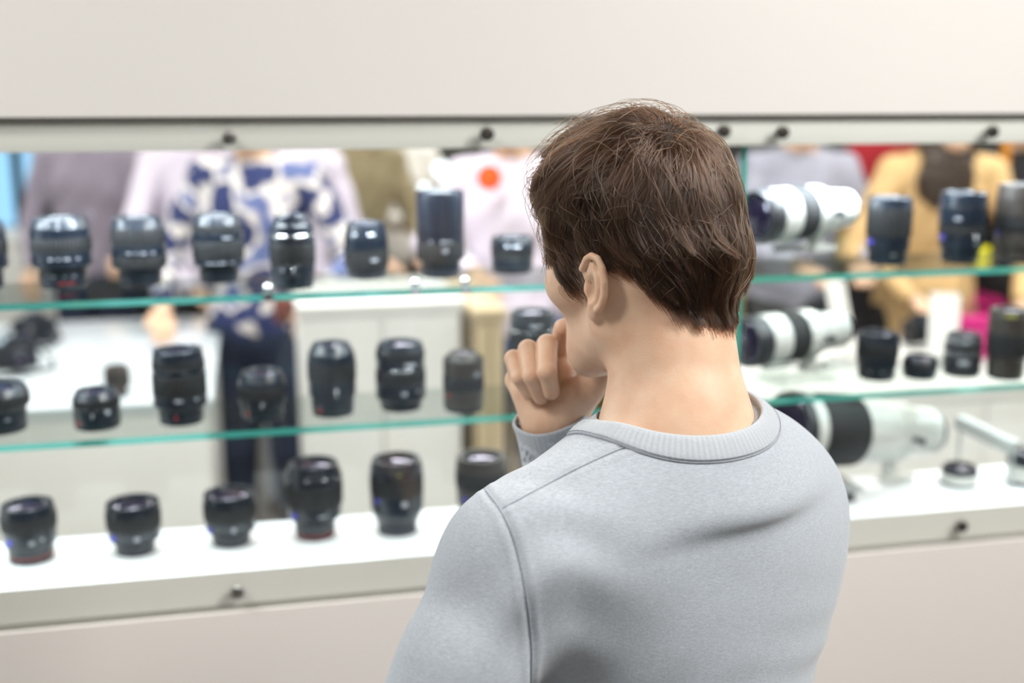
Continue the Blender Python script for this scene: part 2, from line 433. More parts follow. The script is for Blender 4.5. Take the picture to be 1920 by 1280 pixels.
def cyl_patch(name, parent, r, z0, z1, a0, a1, mat, tf=None, lift=0.0004, n=6):
    """thin raised enamel or printed mark lying on a barrel"""
    V = []; A = np.linspace(a0, a1, n)
    for rr in (r + lift, r - 0.0006):
        for z in (z0, z1):
            for a in A: V.append((rr * math.cos(a), rr * math.sin(a), z))
    V = np.array(V); Q = []
    for k in range(n - 1):
        Q += [(k, k + 1, n + k + 1, n + k), (k, 2 * n + k, 2 * n + k + 1, k + 1), (n + k, n + k + 1, 3 * n + k + 1, 3 * n + k)]
    Q += [(0, n, 3 * n, 2 * n), (n - 1, 3 * n - 1, 4 * n - 1, 2 * n - 1)]
    if tf is not None: V = V @ tf[0].T + tf[1]
    return from_np(name, V, np.array(Q), mat, parent, smooth=False)
def lens_parts(root, R, H, spec, bm='black', glass='front_glass', marks=(), tf=None, front_r=0.84, seed=0):
    """spec: list of (kind, z0, z1, r0, r1) as fractions of height and radius, from mount to front"""
    names = {'m': 'mount', 'b': 'barrel', 'r': 'focus_ring', 'z': 'zoom_ring', 'c': 'chrome_band', 'f': 'front_rim', 'e': 'red_ring', 'h': 'lens_hood', 'w': 'barrel', 's': 'barrel'}
    mats = {'m': 'mount', 'b': bm, 'r': 'rubber', 'z': 'rubber', 'c': 'chrome', 'f': bm, 'e': 'rust', 'h': bm, 'w': 'white_lens', 's': 'silver'}
    for (k, z0, z1, r0, r1) in spec:
        a, b, ra, rb = z0 * H, z1 * H, r0 * R, r1 * R; bv = min(0.0009, (b - a) * 0.2)
        if k == 'f':       # rim with the recess that holds the front element
            prof = [(ra - bv, a), (ra, a + bv), (rb + (ra - rb) * 0.3, a + (b - a) * 0.55), (rb, b - bv), (rb - bv, b), (rb * front_r + 0.001, b), (rb * front_r, b - 0.0012), (rb * front_r * 0.97, b - 0.006), (rb * front_r * 0.9, b - 0.0075)]
            lathe('front_rim', prof, M[mats[k]], root, tf=tf)
            rg = rb * front_r * 0.95; zg = b - 0.0068
            lathe('front_element', [(rg, zg - 0.001), (rg * 0.9, zg + 0.0012), (rg * 0.65, zg + 0.0034), (rg * 0.35, zg + 0.0046), (rg * 0.02, zg + 0.005)], M[glass], root, seg=32, tf=tf)
        elif k in 'rz':
            lathe(names[k], [(ra - 0.0012, a), (ra, a + bv), (rb, b - bv), (rb - 0.0012, b)], M[mats[k]], root, ribs=44 if R > 0.03 else 36, ribdepth=0.0009, tf=tf)
        elif k == 'm':
            lathe('mount', [(0.001, a), (ra * 0.55, a), (ra * 0.95, a), (ra, a + bv), (rb, b - bv), (rb - bv, b)], M['mount'], root, tf=tf)
        else:
            lathe(names[k], [(ra - bv * 1.3, a), (ra, a + bv), (rb, b - bv), (rb - bv * 1.3, b)], M[mats[k]], root, tf=tf)
    for (kind, r, z, deg, w, hh) in marks:
        mt = {'red': 'red', 'blue': 'blue_badge', 'print': 'print', 'yellow': 'yellow_print', 'silver': 'silver'}[kind]
        nm = {'red': 'index_dot', 'blue': 'badge', 'print': 'marking', 'yellow': 'marking', 'silver': 'scale_window'}[kind]
        da = w / R / 2; a = math.radians(deg)
        cyl_patch(nm, root, r * R, z * H - hh / 2, z * H + hh / 2, a - da, a + da, M[mt], tf)
def lens(x, y, z, R, H, label, spec, group='black lenses standing in the case', face=None, **kw):
    az = math.atan2(x, y)                       # towards the shopper
    root = tag(empty('camera_lens', (x, y, z), (0, 0, -math.pi / 2 - az + (face or 0))), label, 'lens', group)
    lens_parts(root, R, H, spec, **kw)
    return root
flare = [('m', 0, .05, .76, .76), ('b', .05, .26, .78, .79), ('b', .26, .33, .80, .99), ('b', .33, .52, 1, 1), ('z', .52, .72, 1, 1), ('b', .72, .86, .99, .98), ('f', .86, 1, .98, .86)]
def texts(r=1.0, z=.42, cols=((-22, .006), (-8, .004), (8, .008), (30, .005))): return [('print', r, z, d, w, 0.0022) for d, w in cols]
LW = lambda n: n
dot = lambda r, z, d=-38: ('red', r, z, d, 0.0042, 0.0042)
lens(-0.386, 1.775, S1, .0386, .098, 'black lens cut by the left picture edge on the upper shelf', flare, marks=texts())
lens(-0.273, 1.768, S1, .0422, .101, 'broad black zoom lens, second from the left edge, upper shelf', flare, marks=texts(1.0, .44) + texts(.79, .18, ((-26, .005), (2, .003), (24, .007))) + [('red', .78, .09, 5, .03, .0012)])
lens(-0.166, 1.768, S1, .0388, .099, 'black zoom lens with a light scale row, third from left, upper shelf',
     [('m', 0, .05, .76, .76), ('b', .05, .22, .78, .80), ('b', .22, .28, .81, .99), ('r', .28, .44, 1, 1), ('b', .44, .6, 1, 1), ('z', .6, .84, .99, .97), ('f', .84, 1, .97, .86)], marks=texts(1.0, .5) + texts(.81, .25, ((10, .02),)))
lens(-0.053, 1.770, S1, .0378, .100, 'black zoom lens left of the chrome ringed lens on the upper shelf',
     [('m', 0, .05, .74, .74), ('b', .05, .22, .76, .78), ('b', .22, .27, .80, .97), ('b', .27, .36, .98, .98), ('z', .36, .62, 1, 1), ('b', .62, .74, .98, .98), ('r', .74, .86, .97, .96), ('f', .86, 1, .95, .84)], marks=texts(.99, .31) + [('print', 1, .68, 20, .014, .002)])
lens(0.053, 1.690, S1, .0330, .104, 'black lens with bright chrome ring and stepped narrow top on the upper shelf',
     [('m', 0, .05, .86, .86), ('b', .05, .2, .88, .9), ('b', .2, .34, .95, .96), ('z', .34, .62, .99, 1), ('b', .62, .7, .98, .98), ('c', .70, .755, .99, .99), ('b', .755, .88, .96, .92), ('b', .88, .9, .82, .8), ('f', .9, 1, .74, .70)], marks=[('silver', .96, .27, 0, .004, .008), ('print', .96, .27, -28, .003, .005)])
lens(0.166, 1.760, S1, .0340, .084, 'small rounded black lens with violet front glass on the upper shelf',
     [('m', 0, .06, .86, .88), ('b', .06, .2, .88, .96), ('r', .2, .52, .98, 1), ('b', .52, .74, 1, .97), ('b', .74, .88, .97, .9), ('f', .88, 1, .9, .84)], glass='front_violet', front_r=.93, marks=[('silver', .96, .80, 14, .012, .0045), ('silver', .96, .80, -30, .005, .005), ('print', 1, .35, 20, .01, .004)])
lens(0.278, 1.745, S1, .0366, .131, 'tallest black lens on the upper shelf, with a deep smooth hood',
     [('m', 0, .05, .78, .8), ('b', .05, .17, .80, .82), ('b', .17, .22, .84, .98), ('r', .22, .4, 1, 1), ('b', .4, .46, .985, .985), ('h', .46, .93, .99, 1), ('f', .93, 1, 1, .985)], bm='black', front_r=.9, marks=texts(1.0, .43, ((-24, .004), (8, .01), (24, .004))) + [('print', .985, .32, 12, .008, .006)])
lens(0.395, 1.765, S1, .0339, .056, 'short flat black lens beside the man\'s forehead on the upper shelf',
     [('m', 0, .1, .9, .9), ('b', .1, .42, .95, .96), ('c', .42, .45, .965, .965), ('r', .45, .66, .99, .99), ('b', .66, .86, 1, .99), ('f', .86, 1, .99, .93)], marks=[('silver', 1, .76, -14, .006, .004), ('silver', 1, .76, 12, .014, .004)])
# lower shelf
lens(-0.366, 1.716, S2, .0421, .065, 'wide short black lens with flared top, cut by the left edge on the lower shelf',
     [('m', 0, .08, .82, .82), ('b', .08, .5, .84, .86), ('b', .5, .6, .88, .97), ('r', .6, .84, 1, 1), ('f', .84, 1, .99, .9)], marks=texts(.86, .34, ((-14, .006), (14, .009))))
lens(-0.233, 1.704, S2, .0328, .055, 'smallest plain black lens, second from the left edge on the lower shelf',
     [('m', 0, .08, .94, .94), ('b', .08, .58, .98, 1), ('r', .58, .8, 1, .99), ('f', .8, 1, .98, .84)], marks=[dot(.99, .2, -52), ('print', 1, .42, -12, .0025, .007), ('print', 1, .48, 26, .007, .006)])
lens(-0.116, 1.705, S2, .0388, .109, 'tall black zoom lens with a red index dot above its foot on the lower shelf',
     [('m', 0, .05, .8, .8), ('b', .05, .2, .82, .82), ('b', .2, .26, .86, .98), ('b', .26, .4, .99, .99), ('z', .4, .68, 1, 1), ('b', .68, .76, .98, .98), ('r', .76, .86, .98, .96), ('f', .86, 1, .96, .9)], marks=[dot(.82, .12, -14), ('print', .99, .36, -4, .011, .004), ('print', .99, .36, 36, .006, .004)])
lens(0.001, 1.699, S2, .0349, .071, 'low black lens with a dimmed top ring, between two tall lenses on the lower shelf',
     [('m', 0, .06, .84, .84), ('b', .06, .3, .87, .88), ('b', .3, .46, .95, .96), ('z', .46, .72, 1, 1), ('b', .72, .84, .98, .95), ('f', .84, 1, .94, .84)], marks=[dot(.88, .18, -44), ('silver', .96, .37, -2, .003, .009)])
lens(0.104, 1.701, S2, .0362, .108, 'tall round-shouldered black lens with small light window on the lower shelf',
     [('m', 0, .06, .84, .84), ('b', .06, .28, .87, .88), ('b', .28, .5, .97, .98), ('z', .5, .74, 1, 1), ('b', .74, .88, 1, .94), ('f', .88, 1, .92, .76)], marks=[dot(.88, .1, -36), ('silver', .98, .36, 10, .0045, .011)])
lens(0.208, 1.709, S2, .0380, .103, 'black zoom lens with a white lettered band on the lower shelf',
     [('m', 0, .06, .80, .80), ('b', .06, .13, .83, .84), ('b', .13, .19, .88, .99), ('b', .19, .42, 1, 1), ('z', .42, .6, 1, 1), ('b', .6, .78, .97, .97), ('r', .78, .88, .98, .97), ('f', .88, 1, .96, .88)], marks=[('silver', .97, .63, 5, .04, .004), ('print', .97, .71, 24, .018, .006), ('print', 1, .29, 8, .008, .006), ('print', 1, .31, 44, .004, .005)])
lens(0.300, 1.680, S2, .0313, .090, 'brownish black lens with small raised cap, left of the man\'s hand',
     [('m', 0, .06, .92, .92), ('b', .06, .36, .97, .98), ('z', .36, .6, 1, 1), ('b', .6, .9, .99, .98), ('f', .9, 1, .8, .7)], bm='brown_black', marks=[dot(.98, .3, -46), ('print', .99, .66, 40, .006, .006)])  # brown barrel colour paints the front glass's haze onto this lens
lens(0.417, 1.721, S2, .0355, .141, 'dark grey lens standing behind the man\'s raised hand',
     [('m', 0, .05, .8, .8), ('b', .05, .26, .85, .86), ('b', .26, .5, .97, .98), ('z', .5, .78, 1, 1), ('c', .78, .795, .985, .985), ('b', .795, .9, .98, .98), ('f', .9, 1, .98, .92)], bm='grey_black', marks=[('silver', .98, .86, 10, .02, .003)])  # paler grey barrel stands in for the reflection veil of the front pane
# base ledge
lens(-0.342, 1.721, LZ, .0394, .085, 'black lens with red foot ring, nearest the left edge on the base ledge',
     [('m', 0, .09, .80, .80), ('e', .09, .125, .815, .815), ('b', .125, .3, .82, .83), ('b', .3, .58, .93, .95), ('r', .58, .82, .99, 1), ('f', .82, 1, .99, .92)], marks=[('blue', .94, .42, -50, .008, .008), ('print', .94, .42, 2, .008, .006), ('print', .94, .45, 26, .006, .004)])
hooded = [('m', 0, .07, .70, .70), ('b', .07, .24, .72, .73), ('b', .24, .3, .78, .92), ('b', .3, .52, .94, .97), ('r', .52, .8, .99, 1), ('f', .8, 1, 1, .95)]
lens(-0.195, 1.717, LZ, .0400, .078, 'wide-topped black lens, second from the left edge on the base ledge', hooded, marks=[('blue', .96, .4, -52, .008, .008), ('print', .95, .4, 4, .009, .007)])
lens(-0.055, 1.721, LZ, .0400, .080, 'wide-topped black lens, third from the left edge on the base ledge', hooded, marks=[('blue', .96, .38, -54, .006, .008), ('print', .95, .4, 6, .007, .008)])
lens(0.072, 1.723, LZ, .0444, .118, 'tall black lens with a wide ribbed upper ring and narrow waist on the base ledge',
     [('m', 0, .05, .68, .68), ('e', .05, .08, .69, .69), ('b', .08, .22, .70, .70), ('b', .22, .28, .74, .88), ('b', .28, .45, .92, .93), ('r', .45, .74, .98, 1), ('b', .74, .84, .99, .98), ('f', .84, 1, .97, .84)], marks=[('blue', .93, .36, -48, .008, .008), ('print', .93, .36, 16, .014, .003), ('silver', .98, .86, -14, .0035, .0035), ('silver', .98, .86, 22, .0035, .0035)])
lens(0.199, 1.715, LZ, .0415, .118, 'tall smooth black lens with a tapered foot and yellow mark on the base ledge',
     [('m', 0, .06, .74, .74), ('b', .06, .14, .74, .76), ('b', .14, .32, .78, .97), ('b', .32, .55, .99, 1), ('z', .55, .8, 1, 1), ('b', .8, .9, .99, .98), ('f', .9, 1, .97, .9)], marks=[('blue', 1, .5, -46, .006, .006), ('yellow', .985, .87, 6, .005, .003), ('print', 1, .47, 16, .009, .008)])
lens(0.335, 1.725, LZ, .0407, .110, 'brownish grey lens with tapered foot beside the man\'s left shoulder',
     [('m', 0, .07, .70, .72), ('b', .07, .3, .74, .90), ('b', .3, .56, .94, .97), ('r', .56, .8, 1, 1), ('f', .8, 1, 1, .95)], bm='brown_black', marks=[('blue', .96, .42, -40, .006, .007)])  # haze of the reflecting front pane is put into the barrel colour
lens(0.530, 1.722, LZ, .0400, .120, 'dark lens seen in the gap between the man\'s hand and neck',
     [('m', 0, .06, .74, .74), ('b', .06, .3, .80, .9), ('b', .3, .55, .97, 1), ('z', .55, .82, 1, 1), ('f', .82, 1, .98, .9)])
lens(0.620, 1.70, S2, .036, .088, 'dark lens hidden behind the man\'s neck on the lower shelf', flare) if False else None
# right bay
G2 = 'black lenses standing in the right bay'
lens(1.019, 1.719, S1, .0366, .110, 'dark navy black lens with a blue badge right of the white lens, upper shelf', [('m', 0, .05, .82, .82), ('b', .05, .2, .84, .84), ('b', .2, .42, .92, .95), ('r', .42, .84, .99, 1), ('f', .84, 1, .99, .93)], G2, marks=[('blue', .95, .33, -50, .008, .008), ('print', .84, .16, 20, .01, .003)])
lens(1.147, 1.709, S1, .0379, .116, 'black lens with a silvery rim and blue badge beside the yellow card, upper shelf', [('m', 0, .05, .74, .74), ('b', .05, .2, .78, .80), ('b', .2, .4, .90, .92), ('r', .4, .56, .96, .97), ('b', .56, .8, 1, 1), ('c', .8, .82, 1, 1), ('f', .82, 1, 1, .95)], G2, marks=[('blue', .92, .36, -56, .008, .008), ('silver', .93, .35, 42, .007, .016), ('print', 1, .64, -10, .01, .004)])
lens(1.245, 1.695, S1, .0392, .128, 'large brownish black lens at the right picture edge, upper shelf', [('m', 0, .05, .76, .76), ('b', .05, .2, .8, .8), ('b', .2, .4, .92, .93), ('r', .4, .6, .97, .98), ('b', .6, .84, 1, 1), ('f', .84, 1, 1, .95)], G2, bm='brown_black', marks=[('blue', .93, .36, -58, .006, .008)])
lens(1.017, 1.724, S2, .0348, .079, 'black lens with a ribbed top right of the white lens, lower shelf', [('m', 0, .07, .84, .84), ('b', .07, .3, .88, .9), ('b', .3, .5, .97, .98), ('r', .5, .8, 1, 1), ('f', .8, 1, .99, .92)], G2, marks=texts(.9, .2, ((-20, .006), (20, .006))))
lens(1.092, 1.714, S2, .0290, .036, 'very flat small black lens between two taller ones, lower shelf', [('m', 0, .12, .9, .9), ('b', .12, .5, .96, 1), ('r', .5, .8, 1, 1), ('f', .8, 1, .99, .9)], G2)
lens(1.173, 1.716, S2, .0311, .072, 'silver banded grey lens, lower shelf of the right bay', [('m', 0, .07, .94, .94), ('b', .07, .3, .98, .98), ('b', .3, .5, 1, 1), ('s', .5, .62, .99, .99), ('r', .62, .76, 1, 1), ('s', .76, .86, .99, .97), ('f', .86, 1, .94, .84)], G2, bm='grey_black', marks=[('print', .99, .35, 6, .018, .008)])
lens(1.232, 1.680, S2, .0334, .118, 'tall dark lens with a yellow mark at the right edge, lower shelf', [('m', 0, .05, .84, .84), ('b', .05, .3, .88, .9), ('b', .3, .34, .9, .99), ('z', .34, .66, 1, 1), ('b', .66, .9, .99, .98), ('f', .9, 1, .97, .92)], G2, bm='brown_black', marks=[('yellow', .985, .93, 4, .018, .004)])
def converter(x, y, r, h, label):
    root = tag(empty('teleconverter', (x, y, LZ), (0, 0, -math.pi / 2 - math.atan2(x, y))), label, 'lens')
    lens_parts(root, r, h, [('m', 0, .14, .96, .98), ('w', .14, .62, 1, 1), ('b', .62, .82, .98, .98), ('f', .82, 1, .98, .9)], front_r=.8)
converter(1.189, 1.719, .0309, .034, 'short white and black teleconverter standing on the base ledge')
converter(1.303, 1.700, .0300, .058, 'taller white and black teleconverter cut by the right edge on the ledge')

# big white telephoto lenses lying on acrylic stands
def frame_to(a, b):
    """rotation whose z axis runs a->b"""
    z = np.array(b, float) - np.array(a, float); L = np.linalg.norm(z); z /= L
    x = np.cross((0, 0, 1.0), z); x /= np.linalg.norm(x); y = np.cross(z, x)
    return np.stack([x, y, z], 1), L
def telephoto(name, rear, front, R, spec, label, foot=None, glass='front_glass', extra=None):
    base = np.array([(rear[0] + front[0]) / 2, (rear[1] + front[1]) / 2, min(rear[2], front[2]) - R])
    root = tag(empty(name, base), label, 'lens', 'white telephoto lenses lying on stands')
    T, L = frame_to(rear, front); tf = (T, np.array(rear) - base)
    lens_parts(root, R, L, spec, tf=tf, front_r=.88, bm='grey_black')
    if foot:
        t, drop, ln = foot                       # tripod collar and foot
        lathe('tripod_collar', [(R * .70, (t - .045) * L), (R * .86, (t - .04) * L), (R * .86, (t + .04) * L), (R * .70, (t + .045) * L)], M['white_lens'], root, tf=tf)
        c = np.array(rear) + T[:, 2] * L * t - base
        bm = bmesh.new(); zx = T[:, 2]
        def slab(c0, ax, half, wid, z0, z1, bev=0.002):
            b2 = bmesh.new(); box_bm(b2, (-half, -wid, z0), (half, wid, z1), bev)
            ang = math.atan2(ax[1], ax[0]); rot = Matrix.Rotation(ang, 4, 'Z'); rot.translation = Vector(c0)
            b2.transform(rot); me = bpy.data.meshes.new('x'); b2.to_mesh(me); b2.free(); bm.from_mesh(me); bpy.data.meshes.remove(me)
        slab(c, zx, .009, .010, -drop + .003, -R * .72)
        slab(c - zx * ln * .25, zx, ln * .5, .013, -drop - .004, -drop + .005)
        bm_obj('tripod_foot', bm, M['white_lens'], root, smooth=True)
        kb = bmesh.new(); p0 = c + T[:, 0] * R * .9; p1 = c + T[:, 0] * (R + .014)
        tube_bm(kb, [p0, p1], [.0045, .006], 12); bm_obj('collar_knob', kb, M['grey_black'], root, smooth=True)
    return root
def acrylic_stand(x, y, z, w, h, label, az=0.0):
    root = tag(empty('acrylic_stand', (x, y, z), (0, 0, az)), label, 'display stand')
    box('base_plate', (-w / 2, -.04, 0), (w / 2, .04, .003), M['acrylic'], root)
    for sx in (-1, 1):
        bm = bmesh.new(); x0 = sx * (w / 2 - .012)
        n = 10; prof = [(-.038, .003), (-.036, h * .5)] + [(-.032 + .064 * k / n, h - .017 * math.sin(math.pi * k / n)) for k in range(n + 1)] + [(.036, h * .5), (.038, .003)]
        vs = [[bm.verts.new((x0 + dx, a, b)) for a, b in prof] for dx in (-.0018, .0018)]
        bm.faces.new(vs[0]); bm.faces.new(vs[1][::-1])
        for k in range(len(prof)):
            k2 = (k + 1) % len(prof); bm.faces.new((vs[0][k2], vs[0][k], vs[1][k], vs[1][k2]))
        bm_obj('cradle', bm, M['acrylic'], root)
    box('cross_bar', (-w / 2 + .014, .028, h * .35), (w / 2 - .014, .031, h * .5), M['acrylic_milky'], root)
tele_spec = [('m', 0, .05, .60, .60), ('w', .05, .30, .72, .80), ('w', .30, .36, .82, .96), ('w', .36, .50, .98, .98), ('r', .50, .68, 1, 1), ('w', .68, .86, .985, 1), ('h', .86, .95, 1.0, 1.0), ('f', .95, 1, 1.0, .97)]
zc1, zc2 = P(1500, 405, 1.83)[2], P(1500, 645, 1.86)[2]
telephoto('telephoto_lens', (0.972, 1.765, zc1 + .003), (0.772, 1.700, zc1 - .002), .0435, tele_spec, 'white telephoto lens with black front lying on the upper right shelf', foot=(.36, .062, .05))
telephoto('telephoto_lens', (0.975, 1.765, zc2 + .002), (0.766, 1.705, zc2), .0425, tele_spec, 'white telephoto lens lying on the lower right shelf behind the partition', foot=(.36, .060, .05))
acrylic_stand(0.885, 1.730, S1, .125, max(zc1 - S1 - .028, .03), 'clear acrylic stand under the white lens on the upper shelf', .2)
acrylic_stand(0.875, 1.732, S2, .125, max(zc2 - S2 - .028, .02), 'clear acrylic stand under the white lens on the lower shelf', .2)
big_spec = [('m', 0, .03, .56, .60), ('b', .03, .05, .66, .66), ('w', .05, .24, .70, .74), ('w', .24, .42, .80, .88), ('w', .42, .60, .92, .98), ('r', .60, .88, 1, 1.02), ('w', .88, .95, 1.0, 1.03), ('f', .95, 1, 1.03, 1.0)]
fr, re = P(1515, 815, 1.89), P(1792, 832, 2.00)
re = np.array([1.165, 1.772, P(1786, 828, 2.0)[2]]); fr = np.array([0.845, 1.700, P(1530, 812, 1.89)[2]])
telephoto('telephoto_lens', tuple(re), tuple(fr), .0620, big_spec, 'largest white telephoto lens with a wide black ring lying over the base ledge', foot=(.30, .085, .07))
root = tag(empty('lens_support', (0.945, 1.705, LZ)), 'white and clear plate holding up the largest white lens on the ledge', 'display stand')
box('plate', (-.14, -.040, .020), (.030, .050, .026), M['acrylic_milky'], root, .001)
box('plinth', (-.13, -.030, 0), (.02, .045, .020), M['grey_black'], root, .001)
a, b = atY(1797, 789, 1.800), atY(1906, 841, 1.672)
T, L = frame_to(a, b); c = (a + b) / 2
bm = bmesh.new(); box_bm(bm, (-.010, -.012, -L / 2), (.010, .012, L / 2), .001)
mt = Matrix([list(T[0]) + [0], list(T[1]) + [0], list(T[2]) + [0], [0, 0, 0, 1]]); bm.transform(mt)
root = tag(empty('acrylic_bar', c), 'slanting clear acrylic bar with a bright top edge right of the largest lens', 'display stand')
bm_obj('bar', bm, M['acrylic_milky'], root)
tube('post', [(b - c) * .9 + (0, 0, -.004), np.array([(b - c)[0] * .9, (b - c)[1] * .9, LZ - c[2]])], .003, M['acrylic_milky'], root)
tube('post', [(a - c) * .9 + (0, 0, -.004), np.array([(a - c)[0] * .9, (a - c)[1] * .9, LZ - c[2]])], .003, M['acrylic_milky'], root)

# ================================================================== THE MAN
def f32(a): return np.asarray(a, np.float32)
def basis(az_deg, pitch_deg=0.0, roll_deg=0.0):
    a, p, r = map(math.radians, (az_deg, pitch_deg, roll_deg))
    f = np.array([math.sin(a) * math.cos(p), math.cos(a) * math.cos(p), -math.sin(p)])
    rt = np.array([math.cos(a), -math.sin(a), 0.0]); u = np.cross(rt, f)
    rt2 = rt * math.cos(r) + u * math.sin(r); u2 = np.cross(rt2, f)
    return f32(np.stack([rt2, f, u2]))          # rows: right, forward, up
def within(p, c, rad, fn):
    """evaluate fn only near c, elsewhere return the distance to that neighbourhood"""
    d = np.sqrt(((p - f32(c)) ** 2).sum(1)) - rad
    out = np.maximum(d, 0) + 0.02
    m = d < 0
    if m.any(): out[m] = fn(p[m])
    return out
def chain(p, pts, rad, k=0.0):
    d = None
    for i in range(len(pts) - 1):
        e = rcone(p, pts[i], pts[i + 1], rad[i], rad[i + 1])
        d = e if d is None else (smin(d, e, k) if k else np.minimum(d, e))
    return d
def ear_sdf(q, s):
    """q in head frame, s = -1 left ear, +1 right ear; ear frame: x outward, y forward, z up"""
    c = f32((s * .0800, -.006, -.039))
    def fn(q):
        w = (q - c) * f32((s, 1, 1))
        a = math.radians(8); ca, sa = math.cos(a), math.sin(a)       # rear edge stands off the head
        X = w[:, 0] * ca + w[:, 1] * sa; Y = -w[:, 0] * sa + w[:, 1] * ca
        b = math.radians(10); cb, sb = math.cos(b), math.sin(b)
        e = np.stack([X, Y * cb + w[:, 2] * sb, -Y * sb + w[:, 2] * cb], 1).astype(np.float32)
        d = ell(e, (0.000, -.002, .002), (.0055, .0150, .0240))
        d = smin(d, ell(e, (-.001, .004, -.024), (.0055, .0085, .0105)), .006)
        th = [150, 120, 95, 65, 35, 5, -25, -52, -75]
        hel = [(.0045 - .0010 * abs(math.sin(math.radians(t))), -.0165 * math.cos(math.radians(t)) - .001, .0255 * math.sin(math.radians(t)) + .003) for t in th]
        hel = [(.0015, .011, .008), (.003, .0135, .018)] + hel
        d2 = chain(e, hel, [.0024, .003] + [.0034] * 7 + [.0032, .0036])
        con = ell(e, (.0085, .0015, -.002), (.0095, .0085, .0135))
        d = smax(d, -con, .004)
        sca = ell(e, (.0085, -.006, .016), (.0065, .006, .010)); d = smax(d, -sca, .003)
        d = smin(d, d2, .0025)
        ant = chain(e, [(.002, .001, .020), (.0035, -.006, .010), (.0035, -.0085, -.001), (.0025, -.005, -.013), (.002, .003, -.018)], [.0022, .0026, .0028, .0026, .0026])
        d = smin(d, ant, .003)
        d = smin(d, ell(e, (.0005, .0105, -.004), (.0035, .004, .0065)), .003)
        return d
    return within(q, c, .045, fn)
def face_sdf(q, detail=True):
    """head in its own frame: x right, y forward, z up, origin mid-cranium"""
    d = ell(q, (0, -.006, .020), (.0765, .0925, .084))
    d = smin(d, ell(q, (0, -.030, -.020), (.066, .070, .065)), .03)
    d = smin(d, ell(q, (0, .030, -.035), (.060, .062, .078)), .03)
    for s in (-1, 1):
        d = smin(d, ell(q, (s * .046, .052, -.034), (.023, .028, .022)), .025)
        d = smin(d, rcone(q, (s * .052, .004, -.080), (s * .018, .070, -.111), .0175, .0170), .020)
        d = smin(d, rcone(q, (s * .060, -.006, -.03), (s * .052, .004, -.080), .014, .0175), .02)
    d = smin(d, ell(q, (0, .080, -.108), (.019, .017, .017)), .02)
    d = smin(d, ell(q, (0, .045, -.090), (.044, .044, .030)), .03)
    if detail:
        d = smin(d, rcone(q, (0, .086, .006), (0, .110, -.036), .0065, .0095), .012)
        for s in (-1, 1):
            d = smin(d, ell(q, (s * .011, .100, -.039), (.0075, .009, .007)), .006)
            d = smin(d, rcone(q, (s * .012, .089, .018), (s * .045, .074, .016), .007, .006), .012)
            d = smax(d, -ell(q, (s * .030, .097, -.004), (.0145, .011, .009)), .010)
        d = smin(d, rcone(q, (-.018, .088, -.071), (.018, .088, -.071), .0055, .0055), .006)
        d = smin(d, rcone(q, (-.014, .0885, -.080), (.014, .0885, -.080), .006, .006), .005)
        d = smin(d, ear_sdf(q, -1), .006); d = smin(d, ear_sdf(q, 1), .006)
    return d

HB = basis(12.6 - 46, 13, -1)
HC = f32(P(1196, 448, 1.085)); HS = .955
def tohead(p): return (p - HC) @ HB.T / HS
def fromhead(q): return f32(q) @ HB * HS + HC
NB = f32(P(1272, 815, 1.055))             # base of the neck
LS, RS = f32(P(970, 1048, .975)), f32(P(1424, 935, 1.165))
LE = f32(P(738, 1510, .905)); LW_ = f32(P(960, 1480, 1.16))
RE, RW = f32(P(1112, 1235, 1.285)), f32(P(1036, 792, 1.195))
WAIST = f32(P(1228, 1290, 1.09)); CH = f32(P(1240, 1030, 1.10)); HIP = f32((WAIST[0] + .01, WAIST[1] + .01, .98))
_d = RS - LS; TAZ = math.degrees(math.atan2(-_d[1], _d[0])); TB = basis(TAZ)
def neck_sdf(p):
    top = fromhead((0, -.028, -.045))
    d = rcone(p, top, NB, .0545, .0635)
    d = smin(d, rcone(p, fromhead((-.050, -.028, -.05)), NB + TB[1] * .03 - TB[0] * .02 - f32((0, 0, .03)), .014, .016), .02)   # neck muscles
    d = smin(d, rcone(p, fromhead((.050, -.028, -.05)), NB + TB[1] * .03 + TB[0] * .02 - f32((0, 0, .03)), .014, .016), .02)
    d = smin(d, rcone(p, NB, LS + f32((0, 0, .01)), .056, .02), .03)
    d = smin(d, rcone(p, NB, RS + f32((0, 0, .01)), .056, .02), .03)
    return d
def head_neck(p):
    return smin(face_sdf(tohead(p)) * HS, neck_sdf(p), .018)
def scalp(p):
    return smin(face_sdf(tohead(p), False) * HS, neck_sdf(p), .018)

def hand_sdf(p, K, k=0.006):
    """one hand: K holds wrist, five finger chains (root, knuckles, tip), palm pads"""
    d = rcone(p, K['forearm'], K['wrist'], .030, K.get('wr', .0255))
    w = K['wrist']
    for name in ('index', 'middle', 'ring', 'little'):
        ch = K[name]; d = smin(d, rcone(p, w, ch[0], .0215, .0125), .012)
    for a, b in (('index', 'middle'), ('middle', 'ring'), ('ring', 'little')):
        d = smin(d, rcone(p, K[a][0], K[b][0], .012, .0115), .008)
    for pts, rads in K.get('pads', []): d = smin(d, chain(p, pts, rads), .012)
    fing = None
    for name, r in (('index', .0098), ('middle', .0100), ('ring', .0095), ('little', .0084)):
        ch = K[name]; rr = [r * 1.12, r * 1.05, r * .95, r * .84]
        e = chain(p, ch, rr[:len(ch)], .002)
        fing = e if fing is None else smin(fing, e, .0018)
    d = smin(d, fing, .0035)
    th = K['thumb']; d = smin(d, chain(p, th, [.017, .0135, .0112, .0095][:len(th)], .004), .008)
    return d
